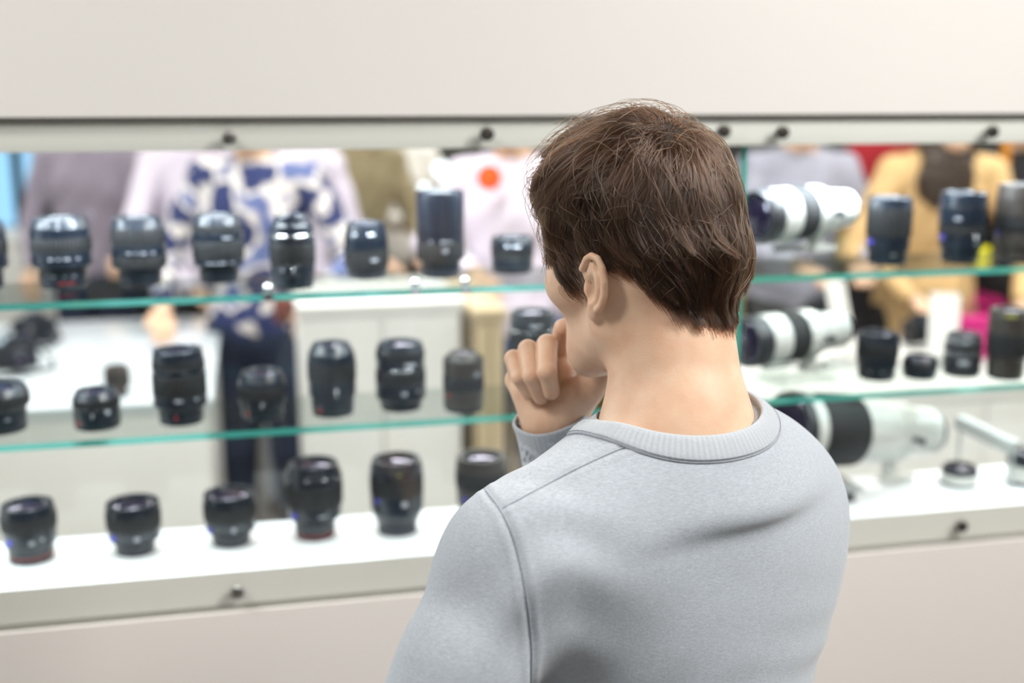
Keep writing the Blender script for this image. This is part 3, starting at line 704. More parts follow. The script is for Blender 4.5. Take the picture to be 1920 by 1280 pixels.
KH = dict(forearm=RW + (RE - RW) * .35, wrist=f32(P(1030, 788, 1.195)), wr=.0265,
    little=[f32(P(*t)) for t in ((972, 712, 1.205), (963, 672, 1.180), (974, 708, 1.160), (992, 738, 1.166))],
    ring=[f32(P(*t)) for t in ((992, 694, 1.215), (990, 655, 1.176), (998, 706, 1.150), (1014, 744, 1.160))],
    middle=[f32(P(*t)) for t in ((1022, 682, 1.222), (1026, 646, 1.172), (1026, 698, 1.140), (1034, 734, 1.150))],
    index=[f32(P(*t)) for t in ((1052, 680, 1.225), (1050, 640, 1.200), (1056, 615, 1.185), (1078, 606, 1.185))],
    thumb=[f32(P(*t)) for t in ((1078, 770, 1.195), (1106, 732, 1.180), (1128, 700, 1.175), (1122, 672, 1.190))],
    pads=[([f32(P(1040, 790, 1.185)), f32(P(1085, 738, 1.178)), f32(P(1112, 712, 1.178))], [.020, .0185, .0135]),
          ([f32(P(1020, 785, 1.190)), f32(P(990, 735, 1.192))], [.0185, .0150]),
          ([f32(P(1060, 760, 1.195)), f32(P(1050, 700, 1.205))], [.017, .016])])
def hand_r(p): return hand_sdf(p, KH)

def torso_core(p, g):
    """torso, arms; g = how far the cloth stands off the body"""
    q = (p - CH) @ TB.T
    d = ell(q, (0, 0.00, -.055), (.158 + g, .105 + g, .150 + g))
    d = smin(d, ell(q, (-.070, -.034, .005), (.085 + g, .068 + g, .105 + g)), .10)     # shoulder blades
    d = smin(d, ell(q, (.070, -.034, .005), (.085 + g, .068 + g, .105 + g)), .10)
    d = smin(d, rcone(p, CH, WAIST, .095 + g, .090 + g), .06)
    qw = (p - WAIST) @ TB.T
    d = smin(d, ell(qw, (0, 0, 0), (.146 + g, .100 + g, .17)), .05)
    qh = (p - HIP) @ TB.T
    d = smin(d, ell(qh, (0, 0, 0), (.155 + g, .108 + g, .15)), .05)
    d = smin(d, rcone(p, NB - f32((0, 0, .045)), LS + f32((0, 0, .002)), .034 + g, .037 + g), .08)
    d = smin(d, rcone(p, NB - f32((0, 0, .035)), RS + f32((0, 0, .004)), .038 + g, .040 + g), .09)
    d = smin(d, rcone(p, CH + TB[2] * .010 - TB[1] * .01, LS - f32((0, 0, .01)), .066 + g, .042 + g), .06)
    d = smin(d, rcone(p, CH + TB[2] * .010 - TB[1] * .01, RS - f32((0, 0, .01)), .066 + g, .042 + g), .06)
    return d
def arms_core(p, g):
    d = chain(p, [LS, LS + (LE - LS) * .45, LE], [.050 + g, .0435 + g, .042 + g], .02)
    d = smin(d, rcone(p, LE, LW_, .041 + g, .027 + g), .015)
    e = chain(p, [RS, RS + (RE - RS) * .5, RE], [.052 + g, .049 + g, .042 + g], .02)
    e = smin(e, rcone(p, RE, RW, .041 + g, .0285 + g), .015)
    return d, e
def folds(p):
    """cloth folds: soft diagonal pulls under the armpit, ripples on the sleeve"""
    q = (p - CH) @ TB.T
    a = np.exp(-(((q[:, 0] + .10) / .10) ** 2 + ((q[:, 2] + .17) / .075) ** 2))
    w = q[:, 2] * 105 - q[:, 0] * 62 + 1.5 * np.sin(q[:, 0] * 30)
    r = a * .0062 * np.sin(w)
    b = np.exp(-(((q[:, 2] + .16) / .10) ** 2)) * np.exp(-((q[:, 0] - .05) / .12) ** 2)
    r = r + b * .0016 * np.sin(q[:, 2] * 150 + q[:, 0] * 40)
    s = np.exp(-(((q[:, 0] + .20) / .05) ** 2))
    r = r + s * .0022 * np.sin(q[:, 2] * 90 + q[:, 1] * 60 + 2 * np.sin(q[:, 0] * 40))
    r = r + .0008 * np.sin(q[:, 0] * 33 + 1) * np.sin(q[:, 2] * 27) * np.sin(q[:, 1] * 30 + 2)
    t = np.exp(-(((p - RW) ** 2).sum(1)) / .05 ** 2)
    r = r + t * .0022 * np.sin(p[:, 2] * 260 + p[:, 0] * 170)
    return r.astype(np.float32)
NAX = fromhead((0, -.03, -.06)) - NB; NAX = NAX / np.linalg.norm(NAX)

def ring_coords(p):
    """neckline ring: distance from its axis and the height of its top edge"""
    w = p - NB; x = w @ f32(TB[0]) + .004; y = w @ f32(TB[1]) + .005
    rho = np.sqrt(x * x + (y * 1.09) ** 2)
    zr = 1.4715 + .03 * x - 6.5 * np.maximum(y + .022, 0) ** 2 + .10 * np.minimum(y + .0, 0)
    return rho, zr
def sweater_skin(p):
    """outer surface of the sweater before it is cut open"""
    G = .0075
    d = torso_core(p, G)
    l, r = arms_core(p, G)
    d = smin(d, l, .028); d = smin(d, r, .022)
    rho, zr = ring_coords(p)
    h = zr - p[:, 2]
    cone = (rho - (.0725 + .85 * np.maximum(h, -.02))) * .76
    cone = smax(cone, -h - .012, .004); cone = smax(cone, h - .06, .02)
    d = smin(d, cone, .022)
    return d + folds(p)
CUFF_N = (RW - RE) / np.linalg.norm(RW - RE); CUFF_N = CUFF_N + f32((-.10, -.10, 0.05)); CUFF_N /= np.linalg.norm(CUFF_N)
def sweater_base(p, cut=True):
    d = sweater_skin(p)
    if cut:
        rho, zr = ring_coords(p)
        d = np.where(rho < .077, np.maximum(d, p[:, 2] - zr + .001), d)
        hole = np.maximum(rho - .0690, (zr - .045) - p[:, 2])
        d = np.maximum(d, -hole)
        d = np.maximum(d, .94 - p[:, 2])
        # sleeve ends at the cuff, open inside
        s = (p - RW) @ CUFF_N - .006
        d = np.where(np.sqrt(((p - RW) ** 2).sum(1)) < .10, np.maximum(d, s), d)
        inner = rcone(p, RW + (RE - RW) * .25, RW + (RW - RE) * .2, .0345, .0345)
        d = np.maximum(d, -inner)
    return d
def march(f, pix, t0=.6, t1=1.6):
    o = f32(_C); D_ = f32(np.array([ray(*q) for q in pix]))
    D_ /= np.linalg.norm(D_, axis=1, keepdims=True); t = np.full(len(pix), t0, np.float32)
    for _ in range(90):
        t += np.clip(f(o + D_ * t[:, None]), -.02, .05) * .8
    return o + D_ * t[:, None]
def densify(pix, step=6):
    out = []
    for (a, b) in zip(pix[:-1], pix[1:]):
        n = max(1, int(math.hypot(b[0] - a[0], b[1] - a[1]) / step))
        out += [(a[0] + (b[0] - a[0]) * i / n, a[1] + (b[1] - a[1]) * i / n) for i in range(n)]
    return out + [pix[-1]]
def smooth_path(pix, it=3):
    for _ in range(it):
        o = [pix[0]]
        for a, b in zip(pix[:-1], pix[1:]):
            o += [(a[0] * .75 + b[0] * .25, a[1] * .75 + b[1] * .25), (a[0] * .25 + b[0] * .75, a[1] * .25 + b[1] * .75)]
        pix = o + [pix[-1]]
    return densify(pix, 6)
SEAM_PIX = {'armhole_seam': smooth_path([(905, 912), (942, 958), (965, 1010), (982, 1080), (992, 1150), (998, 1215), (997, 1275), (996, 1300)], 2),
            'shoulder_seam': smooth_path([(942, 952), (1010, 915), (1100, 868), (1160, 842), (1200, 826)], 2)}
SEAMS = {k: march(sweater_skin, v) for k, v in SEAM_PIX.items()}
SEAMS = {k: v[np.abs(sweater_skin(v)) < .003] for k, v in SEAMS.items()}
def poly_dist(p, pts, rad=.02):
    d = np.full(len(p), rad, np.float32)
    c = pts.mean(0); R_ = np.sqrt(((pts - c) ** 2).sum(1)).max() + rad
    m = np.argwhere(((p - c) ** 2).sum(1) < R_ * R_)[:, 0]
    for s in range(0, len(m), 60000):
        mm = m[s:s + 60000]; q = p[mm]
        best = np.full(len(q), 1.0, np.float32)
        for a, b in zip(pts[:-1], pts[1:]):
            ab = b - a; t = np.clip(((q - a) @ ab) / max(float(ab @ ab), 1e-9), 0, 1)
            e = q - a - t[:, None] * ab; best = np.minimum(best, (e * e).sum(1))
        d[mm] = np.minimum(np.sqrt(best), rad)
    return d
SEAMS_C = {k: v[::2] for k, v in SEAMS.items()}
def sweater_sdf(p):
    d = sweater_base(p)
    m = np.abs(d) < .02
    if m.any():
        q = p[m]
        for pts in SEAMS_C.values():
            e = poly_dist(q, pts)
            d[m] = d[m] + .0009 * np.exp(-(e / .0026) ** 2) - .0006 * np.exp(-((e - .0065) / .003) ** 2)
    return d

# ---- materials
def skin_mat(name, col):
    m, nt, b = new_mat(name)
    setin(b, Base_Color=col, Roughness=.48, Subsurface_Weight=.22, Subsurface_Scale=.012)
    b.inputs['Subsurface Radius'].default_value = (1.0, .35, .2)
    b.inputs['Specular IOR Level'].default_value = .35
    tc = nt.nodes.new('ShaderNodeTexCoord'); n = nt.nodes.new('ShaderNodeTexNoise'); n.inputs['Scale'].default_value = 38; n.inputs['Detail'].default_value = 5
    nt.links.new(tc.outputs['Object'], n.inputs['Vector'])
    cr = nt.nodes.new('ShaderNodeValToRGB'); cr.color_ramp.elements[0].position = .32; cr.color_ramp.elements[1].position = .7
    c = np.array(col); cr.color_ramp.elements[0].color = (*(c * (.93, .82, .78)), 1); cr.color_ramp.elements[1].color = (*np.minimum(c * 1.04, 1), 1)
    nt.links.new(n.outputs['Fac'], cr.inputs[0]); nt.links.new(cr.outputs[0], b.inputs['Base Color'])
    n2 = nt.nodes.new('ShaderNodeTexNoise'); n2.inputs['Scale'].default_value = 620; n2.inputs['Detail'].default_value = 3
    nt.links.new(tc.outputs['Object'], n2.inputs['Vector'])
    bp = nt.nodes.new('ShaderNodeBump'); bp.inputs['Strength'].default_value = .18; bp.inputs['Distance'].default_value = .0006
    nt.links.new(n2.outputs['Fac'], bp.inputs['Height']); nt.links.new(bp.outputs[0], b.inputs['Normal'])
    return m
def knit_mat(name, col, heather=.17):
    m, nt, b = new_mat(name)
    setin(b, Base_Color=col, Roughness=.92, Sheen_Weight=.35, Sheen_Roughness=.5)
    b.inputs['Specular IOR Level'].default_value = .15
    tc = nt.nodes.new('ShaderNodeTexCoord')
    mp = nt.nodes.new('ShaderNodeMapping'); mp.inputs['Scale'].default_value = (1, 1, 4.5)
    nt.links.new(tc.outputs['Object'], mp.inputs[0])
    n = nt.nodes.new('ShaderNodeTexNoise'); n.inputs['Scale'].default_value = 230; n.inputs['Detail'].default_value = 6; n.inputs['Roughness'].default_value = .72
    nt.links.new(mp.outputs[0], n.inputs['Vector'])
    mr = nt.nodes.new('ShaderNodeMapRange'); mr.inputs[1].default_value = .33; mr.inputs[2].default_value = .67; mr.inputs[3].default_value = 1 - heather; mr.inputs[4].default_value = 1 + heather
    nt.links.new(n.outputs['Fac'], mr.inputs[0])
    mx = nt.nodes.new('ShaderNodeVectorMath'); mx.operation = 'SCALE'; mx.inputs[0].default_value = col
    nt.links.new(mr.outputs[0], mx.inputs['Scale']); nt.links.new(mx.outputs[0], b.inputs['Base Color'])
    n2 = nt.nodes.new('ShaderNodeTexNoise'); n2.inputs['Scale'].default_value = 520; n2.inputs['Detail'].default_value = 4
    nt.links.new(mp.outputs[0], n2.inputs['Vector'])
    bp = nt.nodes.new('ShaderNodeBump'); bp.inputs['Strength'].default_value = .5; bp.inputs['Distance'].default_value = .0009
    nt.links.new(n2.outputs['Fac'], bp.inputs['Height']); nt.links.new(bp.outputs[0], b.inputs['Normal'])
    return m
M['skin'] = skin_mat('skin', (.71, .50, .355))
M['knit'] = knit_mat('grey_blue_knit', (.405, .447, .495))
M['knit_rib'] = knit_mat('grey_blue_rib', (.43, .465, .505), .06)
M['thread'] = pmat('seam_thread', (.30, .33, .38), .8, noise=.2, nscale=600)
def hair_mat(name, col, rough=.20):
    m = bpy.data.materials.new(name); m.use_nodes = True; nt = m.node_tree; nt.nodes.clear()
    out = nt.nodes.new('ShaderNodeOutputMaterial'); b = nt.nodes.new('ShaderNodeBsdfHairPrincipled')
    b.parametrization = 'COLOR'; b.inputs['Color'].default_value = (*col, 1)
    b.inputs['Roughness'].default_value = rough; b.inputs['Radial Roughness'].default_value = .35
    b.inputs['IOR'].default_value = 1.55
    at = nt.nodes.new('ShaderNodeAttribute'); at.attribute_name = 'tone'
    mx = nt.nodes.new('ShaderNodeVectorMath'); mx.operation = 'SCALE'; mx.inputs[0].default_value = col
    nt.links.new(at.outputs['Fac'], mx.inputs['Scale']); nt.links.new(mx.outputs[0], b.inputs['Color'])
    nt.links.new(b.outputs[0], out.inputs[0])
    return m
M['hair'] = hair_mat('brown_hair', (.027, .0118, .0056))
M['hair_under'] = pmat('dark_brown_hair_base', (.022, .012, .007), .6, noise=.4, nscale=140, bump=.6, bscale=260)

MAN = tag(empty('person', (CH[0], CH[1], 0)), 'man seen from behind in a grey-blue sweater, hand raised to his chin', 'person')
MO = f32(MAN.location)
def put(name, f, lo, hi, h, mat, parent=MAN, org=MO, **kw):
    V, Q = mesh_sdf(f, lo, hi, h, **kw)
    return from_np(name, V - org, Q, mat, parent)

# body: head and neck, right hand, then the rest (hidden by cloth)
hl = HC + f32((-.145, -.145, -.29)); hh = HC + f32((.145, .145, .145))
body_parts = [mesh_sdf(head_neck, hl, hh, .0017)]
kc = KH['wrist']
body_parts.append(mesh_sdf(hand_r, kc + f32((-.085, -.08, -.09)), kc + f32((.095, .08, .135)), .00125))
LKN = lambda s: f32((HIP[0], HIP[1], .50)) + TB[0] * s * .10 + TB[1] * .02
LAN = lambda s: f32((HIP[0], HIP[1], .09)) + TB[0] * s * .11 - TB[1] * .01
def legs_core(p, g):
    d = None
    for s in (-1, 1):
        e = chain(p, [HIP + TB[0] * s * .085, LKN(s), LAN(s)], [.085 + g, .056 + g, .038 + g], .02)
        d = e if d is None else smin(d, e, .02)
    return d
def under_body(p):
    d = torso_core(p, -.006); l, r = arms_core(p, -.006)
    d = smin(d, l, .02); d = smin(d, r, .02); d = smin(d, legs_core(p, -.006), .03)
    d = smin(d, neck_sdf(p) + .004, .02)
    # left hand tucked under the right elbow
    palm = LW_ + (LW_ - LE) / np.linalg.norm(LW_ - LE) * .05
    d = smin(d, rcone(p, LW_, palm, .026, .024), .01)
    return d
bl = f32((LE[0] - .12, min(LE[1], LS[1]) - .12, 0.03)); bh = f32((RS[0] + .14, RE[1] + .16, NB[2] + .02))
body_parts.append(mesh_sdf(under_body, bl, bh, .009))
lh = LW_ + (LW_ - LE) / np.linalg.norm(LW_ - LE) * .05; fd = (LW_ - LE) / np.linalg.norm(LW_ - LE)
side = np.cross(fd, f32((0, 0, 1))); side /= np.linalg.norm(side)
def left_fingers(p):
    d = None
    for i, (o, L_) in enumerate(((.027, .062), (.009, .070), (-.009, .066), (-.026, .052))):
        b0 = lh + f32((0, 0, 1)) * o + fd * .02
        e = chain(p, [b0, b0 + fd * L_ * .5 - side * .006, b0 + fd * L_ * .8 - side * .02, b0 + fd * L_ * .95 - side * .034], [.0105, .0098, .009, .008], .002)
        d = e if d is None else smin(d, e, .002)
    th = chain(p, [LW_ + f32((0, 0, .02)), lh + f32((0, 0, .05)), lh + f32((0, 0, .062)) + fd * .03], [.016, .0125, .0095], .004)
    return smin(smin(d, th, .005), rcone(p, LW_ - fd * .03, lh + fd * .015, .026, .027), .012)
body_parts.append(mesh_sdf(left_fingers, lh - .12, lh + .12, .002))
V, Q = join_vq(body_parts)
body = from_np('body', V - MO, Q, M['skin'], MAN)
# eyes, brows (turned away from here, seen from the side)
M['eye_white'] = pmat('eye_white', (.8, .78, .75), .15, noise=.03, nscale=80); M['iris'] = pmat('iris_brown', (.06, .035, .02), .1, noise=.2, nscale=400)
for s in (-1, 1):
    c = fromhead((s * .028, .0755, -.004)) - MO
    bm = bmesh.new(); bmesh.ops.create_uvsphere(bm, u_segments=20, v_segments=14, radius=.0118)
    rt = Matrix([[*HB[0]], [*HB[1]], [*HB[2]]]).transposed().to_4x4()
    bmesh.ops.rotate(bm, verts=bm.verts, cent=(0, 0, 0), matrix=Matrix.Rotation(-math.pi / 2, 3, 'X'))
    for f in bm.faces: f.material_index = 1 if f.calc_center_median().normalized().y > .88 else 0
    bm.transform(rt); bmesh.ops.translate(bm, verts=bm.verts, vec=Vector(c))
    bm_obj('eye', bm, None, MAN, smooth=True, mats=[M['eye_white'], M['iris']])
    pts = [fromhead((s * x, y, z)) - MO for x, y, z in ((.013, .0985, .020), (.024, .0965, .0255), (.036, .0885, .026), (.047, .0775, .020))]
    tube('eyebrow', pts, [.002, .0032, .0028, .0012], M['hair_under'], MAN, 6)

# ---- sweater
sl = f32((LE[0] - .12, min(LE[1], LS[1]) - .12, .93)); sh = f32((RS[0] + .12, RE[1] + .12, NB[2] + .09))
sweater = put('sweater', sweater_sdf, sl, sh, .0029, M['knit'])
# collar: ribbed band round the neck opening
def collar():
    n = 420
    phis = np.linspace(0, 2 * np.pi, n, endpoint=False)
    rows = []; nrm = []
    for h in (.0175, .0160, .0125, .0085, .0045, .0012, -.0006):
        rr = .0725 + .85 * h
        p = NB + ((rr * np.cos(phis) - .004)[:, None] * TB[0] + (rr / 1.09 * np.sin(phis) - .005)[:, None] * TB[1])
        p = f32(p); p[:, 2] = ring_coords(p)[1] - h
        for _ in range(4):
            g = grad(sweater_skin, p, .002); p = p - g * np.clip(sweater_skin(p) / np.maximum((g * g).sum(1), .1), -.008, .008)[:, None]
        g = grad(sweater_skin, p, .002); g /= np.linalg.norm(g, axis=1, keepdims=True)
        rows.append(p); nrm.append(g)
    rib = (np.sin(phis * 105) * .0004)[:, None]
    lay = [rows[0] - nrm[0] * .002, rows[0] + nrm[0] * .0008, rows[1] + nrm[1] * (.0020 + rib * .5), rows[2] + nrm[2] * (.0024 + rib), rows[3] + nrm[3] * (.0026 + rib), rows[4] + nrm[4] * (.0026 + rib), rows[5] + nrm[5] * (.0022 + rib)]
    lay += [rows[6] + nrm[6] * .0010, rows[6] - nrm[6] * .0010, rows[5] - nrm[5] * .0024, rows[4] - nrm[4] * .0038]
    V = np.concatenate(lay); m = len(lay); Q = []
    k = np.arange(n); k2 = (k + 1) % n
    for i in range(m - 1): Q.append(np.stack([i * n + k, i * n + k2, (i + 1) * n + k2, (i + 1) * n + k], 1))
    o = from_np('collar', V - MO, np.concatenate(Q), M['knit_rib'], MAN)
    for (i, off, rad) in ((0, .0006, .0007), (1, .0026, .0003)):
        ring = rows[i] + nrm[i] * off; ring = np.concatenate([ring, ring[:1]])
        tube('collar_seam', ring - MO, rad, M['thread'], o, 5)
    return o
collar()
for k_, pts in SEAMS.items():
    g = grad(sweater_sdf, pts, .002); g /= np.linalg.norm(g, axis=1, keepdims=True)
    tube(k_, pts - g * .0002 - MO, .00065, M['thread'], sweater, 6)
# cuff band on the raised forearm
def cuff():
    ax = CUFF_N; u = np.cross(ax, f32((0, 0, 1))); u = np.cross(f32((0, 1, 0)), ax); u /= np.linalg.norm(u); v = np.cross(ax, u)
    n = 180; ph = np.linspace(0, 2 * np.pi, n, endpoint=False); lay = []
    rib = np.sin(ph * 45) * .0003
    for (t, r) in ((-.052, .0405), (-.050, .0412), (-.034, .0405), (-.016, .0395), (-.002, .0395), (.007, .0405), (.0095, .0395), (.009, .0378), (-.006, .0368), (-.03, .0368)):
        w = .0008 * np.sin(ph * 3 + 1) + .0006 * np.sin(ph * 5)
        lay.append(RW + ax * t + ((r + w + rib) * np.cos(ph))[:, None] * u + ((r * .92 + w + rib) * np.sin(ph))[:, None] * v)
    V = np.concatenate(lay); k = np.arange(n); k2 = (k + 1) % n
    Q = np.concatenate([np.stack([i * n + k, i * n + k2, (i + 1) * n + k2, (i + 1) * n + k], 1) for i in range(len(lay) - 1)])
    o = from_np('cuff', V - MO, Q, M['knit_rib'], sweater)
    line = [RW + ax * t + u * (.0405 * math.cos(2.2)) * 1.02 - v * (-.0375 * math.sin(-2.2)) * 1.02 for t in (-.05, .008)]
cuff()
# ---- trousers and shoes (below the frame)
M['denim_dark'] = pmat('dark_denim', (.03, .04, .07), .85, noise=.2, nscale=200)
M['shoe'] = pmat('dark_leather', (.03, .02, .015), .4, noise=.2, nscale=60)
def trousers(p):
    d = smin(legs_core(p, .009), ell((p - HIP) @ TB.T, (0, 0, -.01), (.150, .110, .12)), .04)
    return np.maximum(d, np.maximum(p[:, 2] - 1.0, .07 - p[:, 2]))
put('trousers', trousers, f32((HIP[0] - .3, HIP[1] - .25, .05)), f32((HIP[0] + .3, HIP[1] + .25, 1.03)), .008, M['denim_dark'])
for s in (-1, 1):
    a = LAN(s); a = f32((a[0], a[1], .045))
    put('shoe', lambda p: np.maximum(smin(rcone(p, a - TB[1] * .03, a + TB[1] * .15 - f32((0, 0, .01)), .043, .036), rcone(p, a, a + f32((0, 0, .06)), .04, .042), .03), -p[:, 2] + .002), a - f32((.25, .25, .06)), a + f32((.25, .25, .12)), .006, M['shoe'])

# ---- hair: a dark base and combed strands
def hair_min_z(q):
    ph = np.degrees(np.arctan2(np.abs(q[:, 0]), q[:, 1]))
    return np.interp(ph, [0, 30, 46, 54, 60, 67, 73, 77, 95, 108, 119, 131, 145, 160, 180],
                     [.050, .050, .030, -.014, -.034, -.037, -.030, -.012, -.009, -.010, -.030, -.056, -.071, -.077, -.078]).astype(np.float32)
def thick(q):
    z = q[:, 2]; edge = np.clip((z - hair_min_z(q)) / .05, 0, 1)
    top = np.clip((z - .01) / .07, 0, 1); front = np.clip((q[:, 1] - .02) / .05, 0, 1)
    t = .0135 + .0085 * top + .004 * front * (1 - top) + .008 * np.clip((q[:, 1] + .0) / .07, 0, 1) * np.clip((z - .035) / .04, 0, 1)
    back = np.clip((-q[:, 1] - .04) / .04, 0, 1)
    t = t - .007 * back * np.clip((z + .05) / .05, 0, 1)
    return (t * (.28 + .72 * edge ** .7)).astype(np.float32)
def hair_base(p):
    q = tohead(p)
    d = scalp(p) - thick(q) * .55
    return smax(d, (hair_min_z(q) - q[:, 2]) * .8, .004)
hb = put('hair', hair_base, HC + f32((-.13, -.13, -.14)), HC + f32((.13, .13, .14)), .003, M['hair_under'])

rng = np.random.default_rng(7)
WH = f32((-.012, -.055, .085))
def scalp_grad(p): 
    g = grad(scalp, p, .003); return g / np.linalg.norm(g, axis=1, keepdims=True)
def sample_roots(n):
    out = []
    while sum(map(len, out)) < n:
        u = rng.normal(size=(n * 3, 3)); u /= np.linalg.norm(u, axis=1, keepdims=True)
        q = f32(u * (.085, .105, .100) + (0, -.010, .0))
        p = fromhead(q)
        for _ in range(3):
            g = scalp_grad(p); p = p - g * scalp(p)[:, None]
        q = tohead(p); m = q[:, 2] > hair_min_z(q) + .001
        out.append(p[m])
        w = m & (((q - WH) ** 2).sum(1) < .03 ** 2); out.append(p[w]); out.append(p[w])
    out = np.concatenate(out); return out[rng.permutation(len(out))[:n]]
def flow(q, nrm, jit):
    """combing direction on the head"""
    z = q[:, 2]; y = q[:, 1]
    t = q - WH; t /= np.linalg.norm(t, axis=1, keepdims=True) + 1e-6
    down = np.clip((.075 - z) / .11, 0, 1)
    sidey = np.clip(1 - np.abs(y + .02) / .11, 0, 1)
    sweep = f32((0, 0, 0)) + np.stack([np.zeros_like(z), -.75 * sidey * np.clip((.03 - z) / .05, 0, 1) - .1, -np.ones_like(z)], 1)
    back = np.clip((-y - .055) / .04, 0, 1)
    sweep[:, 1] += back * .35 * np.clip((-.02 - z) / .06, 0, 1)
    frontish = np.clip((y - .03) / .05, 0, 1) * np.clip((z + .02) / .05, 0, 1)
    sweep[:, 1] += frontish * .5; sweep[:, 0] += np.sign(q[:, 0]) * frontish * .5
    t = t * (1 - down * .88)[:, None] + sweep * (down * .88)[:, None]
    t = t + jit
    t = t - nrm * (t * nrm).sum(1, keepdims=True)
    t /= np.linalg.norm(t, axis=1, keepdims=True) + 1e-6
    return t
def grow(roots, F, L, jit, S=11, curl=None):
    n = len(roots); pts = np.zeros((n, S, 3), np.float32); pts[:, 0] = roots
    p = roots.copy(); wd = np.exp(-((tohead(roots) - WH) ** 2).sum(1) / .028 ** 2) * .45
    for i in range(1, S):
        s = i / (S - 1)
        g = scalp_grad(p); nl = g @ HB.T
        q = tohead(p)
        t = flow(q, nl, jit + (curl * math.sin(s * 5) if curl is not None else 0)) @ HB
        p = p + t * (L / (S - 1))[:, None]
        g = scalp_grad(p); q = tohead(p)
        hgt = thick(q) * F * (1 - (1 - np.minimum(1, s / .38 + wd)) ** 2) + .0008
        low = np.clip((hair_min_z(q) - q[:, 2]) / .02, 0, 1)
        hgt = hgt * (1 - .3 * low)
        p = p + g * (hgt - scalp(p))[:, None] * .8
        pts[:, i] = p
    return pts
def length_at(q):
    z = q[:, 2] - hair_min_z(q)
    return (.018 + np.clip(z, 0, .12) * .58).astype(np.float32)
_w = f32(rng.normal(0, 1, (3, 3, 8)) * 34); _ph = rng.uniform(0, 6.28, (3, 8))
def field(q): return f32(np.stack([np.sin(q @ _w[i] + _ph[i]).sum(1) for i in range(3)], 1) * .08)
S_ = 12; sets = []; tones = []
for NG, NCH, spread, Fr, Lr, cl, tipj in ((430, 52, .0075, (.30, 1.04), (.9, 1.40), (.75, .97), .0014), (620, 24, .0050, (.25, .95), (.7, 1.1), (.5, .9), .0009)):
    gr = sample_roots(NG); gq = tohead(gr)
    gF = f32(rng.uniform(*Fr, NG)); gL = length_at(gq) * f32(rng.uniform(*Lr, NG))
    gj = field(gq) + f32(rng.normal(0, .06, (NG, 3)))
    gc = f32(rng.normal(0, .17, (NG, 3))) * np.clip((gq[:, 2:] + .02) / .05, .2, 1)
    guides = grow(gr, gF, gL, gj, S_, gc)
    s = np.linspace(0, 1, S_)[None, :, None]
    # lock tips lift off or tuck in a little
    gn = scalp_grad(guides[:, -1]); lift = f32(rng.normal(-.0002, .0020, NG))[:, None, None] * s ** 2.5
    guides = guides + gn[:, None, :] * lift
    cr = np.repeat(gr, NCH, 0) + f32(rng.normal(0, spread, (NG * NCH, 3)))
    cq = tohead(cr); ok = cq[:, 2] > hair_min_z(cq) - .001
    cF = np.repeat(gF, NCH) * f32(rng.uniform(.80, 1.04, NG * NCH)); cL = np.repeat(gL, NCH) * f32(rng.uniform(.75, 1.08, NG * NCH))
    cj = np.repeat(gj, NCH, 0) + f32(rng.normal(0, .03, (NG * NCH, 3)))
    for _ in range(2): cr = cr - scalp_grad(cr) * scalp(cr)[:, None]
    ch = grow(cr, cF, cL, cj, S_, np.repeat(gc, NCH, 0))
    nearline = np.clip((gq[:, 2] - hair_min_z(gq)) / .03, .35, 1)
    clump = f32(rng.uniform(*cl, NG) * nearline).repeat(NCH)[:, None, None] * (s ** .9)
    tone = f32(np.exp(rng.normal(0, .38, NG))).repeat(NCH) * f32(np.exp(rng.normal(0, .25, NG * NCH)))
    gg = np.repeat(guides, NCH, 0)
    wid = f32(rng.normal(0, tipj, (NG * NCH, 1, 3)))
    ch = ch * (1 - clump) + (gg + wid) * clump
    sets.append(ch[ok]); tones.append(tone[ok])
ch = np.concatenate(sets)
# loose flyaway hairs
NF = 420
fr = sample_roots(NF * 2); fq = tohead(fr); keep = fq[:, 2] > .0; fr = fr[keep][:NF]; fq = tohead(fr)
fl = grow(fr, f32(rng.uniform(1.0, 1.35, len(fr))), length_at(fq) * f32(rng.uniform(.9, 1.45, len(fr))), f32(rng.normal(0, .30, (len(fr), 3))), S_, f32(rng.normal(0, .6, (len(fr), 3))))
def hair_curves(name, pts, r0, r1, mat, parent, org, tone):
    n, S = pts.shape[:2]
    hc = bpy.data.hair_curves.new(name)
    hc.add_curves([S] * n)
    hc.attributes['position'].data.foreach_set('vector', f32(pts - org).ravel())
    ra = hc.attributes.new('radius', 'FLOAT', 'POINT') if 'radius' not in hc.attributes else hc.attributes['radius']
    rad = np.linspace(r0, r1, S, dtype=np.float32)[None].repeat(n, 0)
    ra.data.foreach_set('value', rad.ravel())
    ta = hc.attributes.new('tone', 'FLOAT', 'CURVE'); ta.data.foreach_set('value', f32(tone))
    hc.materials.append(mat)
    o = bpy.data.objects.new(name, hc); link(o); o.parent = parent
    return o
o = hair_curves('hair_strands', np.concatenate([ch, fl]), .00032, .00013, M['hair'], hb, MO, np.concatenate(tones + [f32(rng.uniform(.8, 2.6, len(fl)))])); o['kind'] = 'stuff'


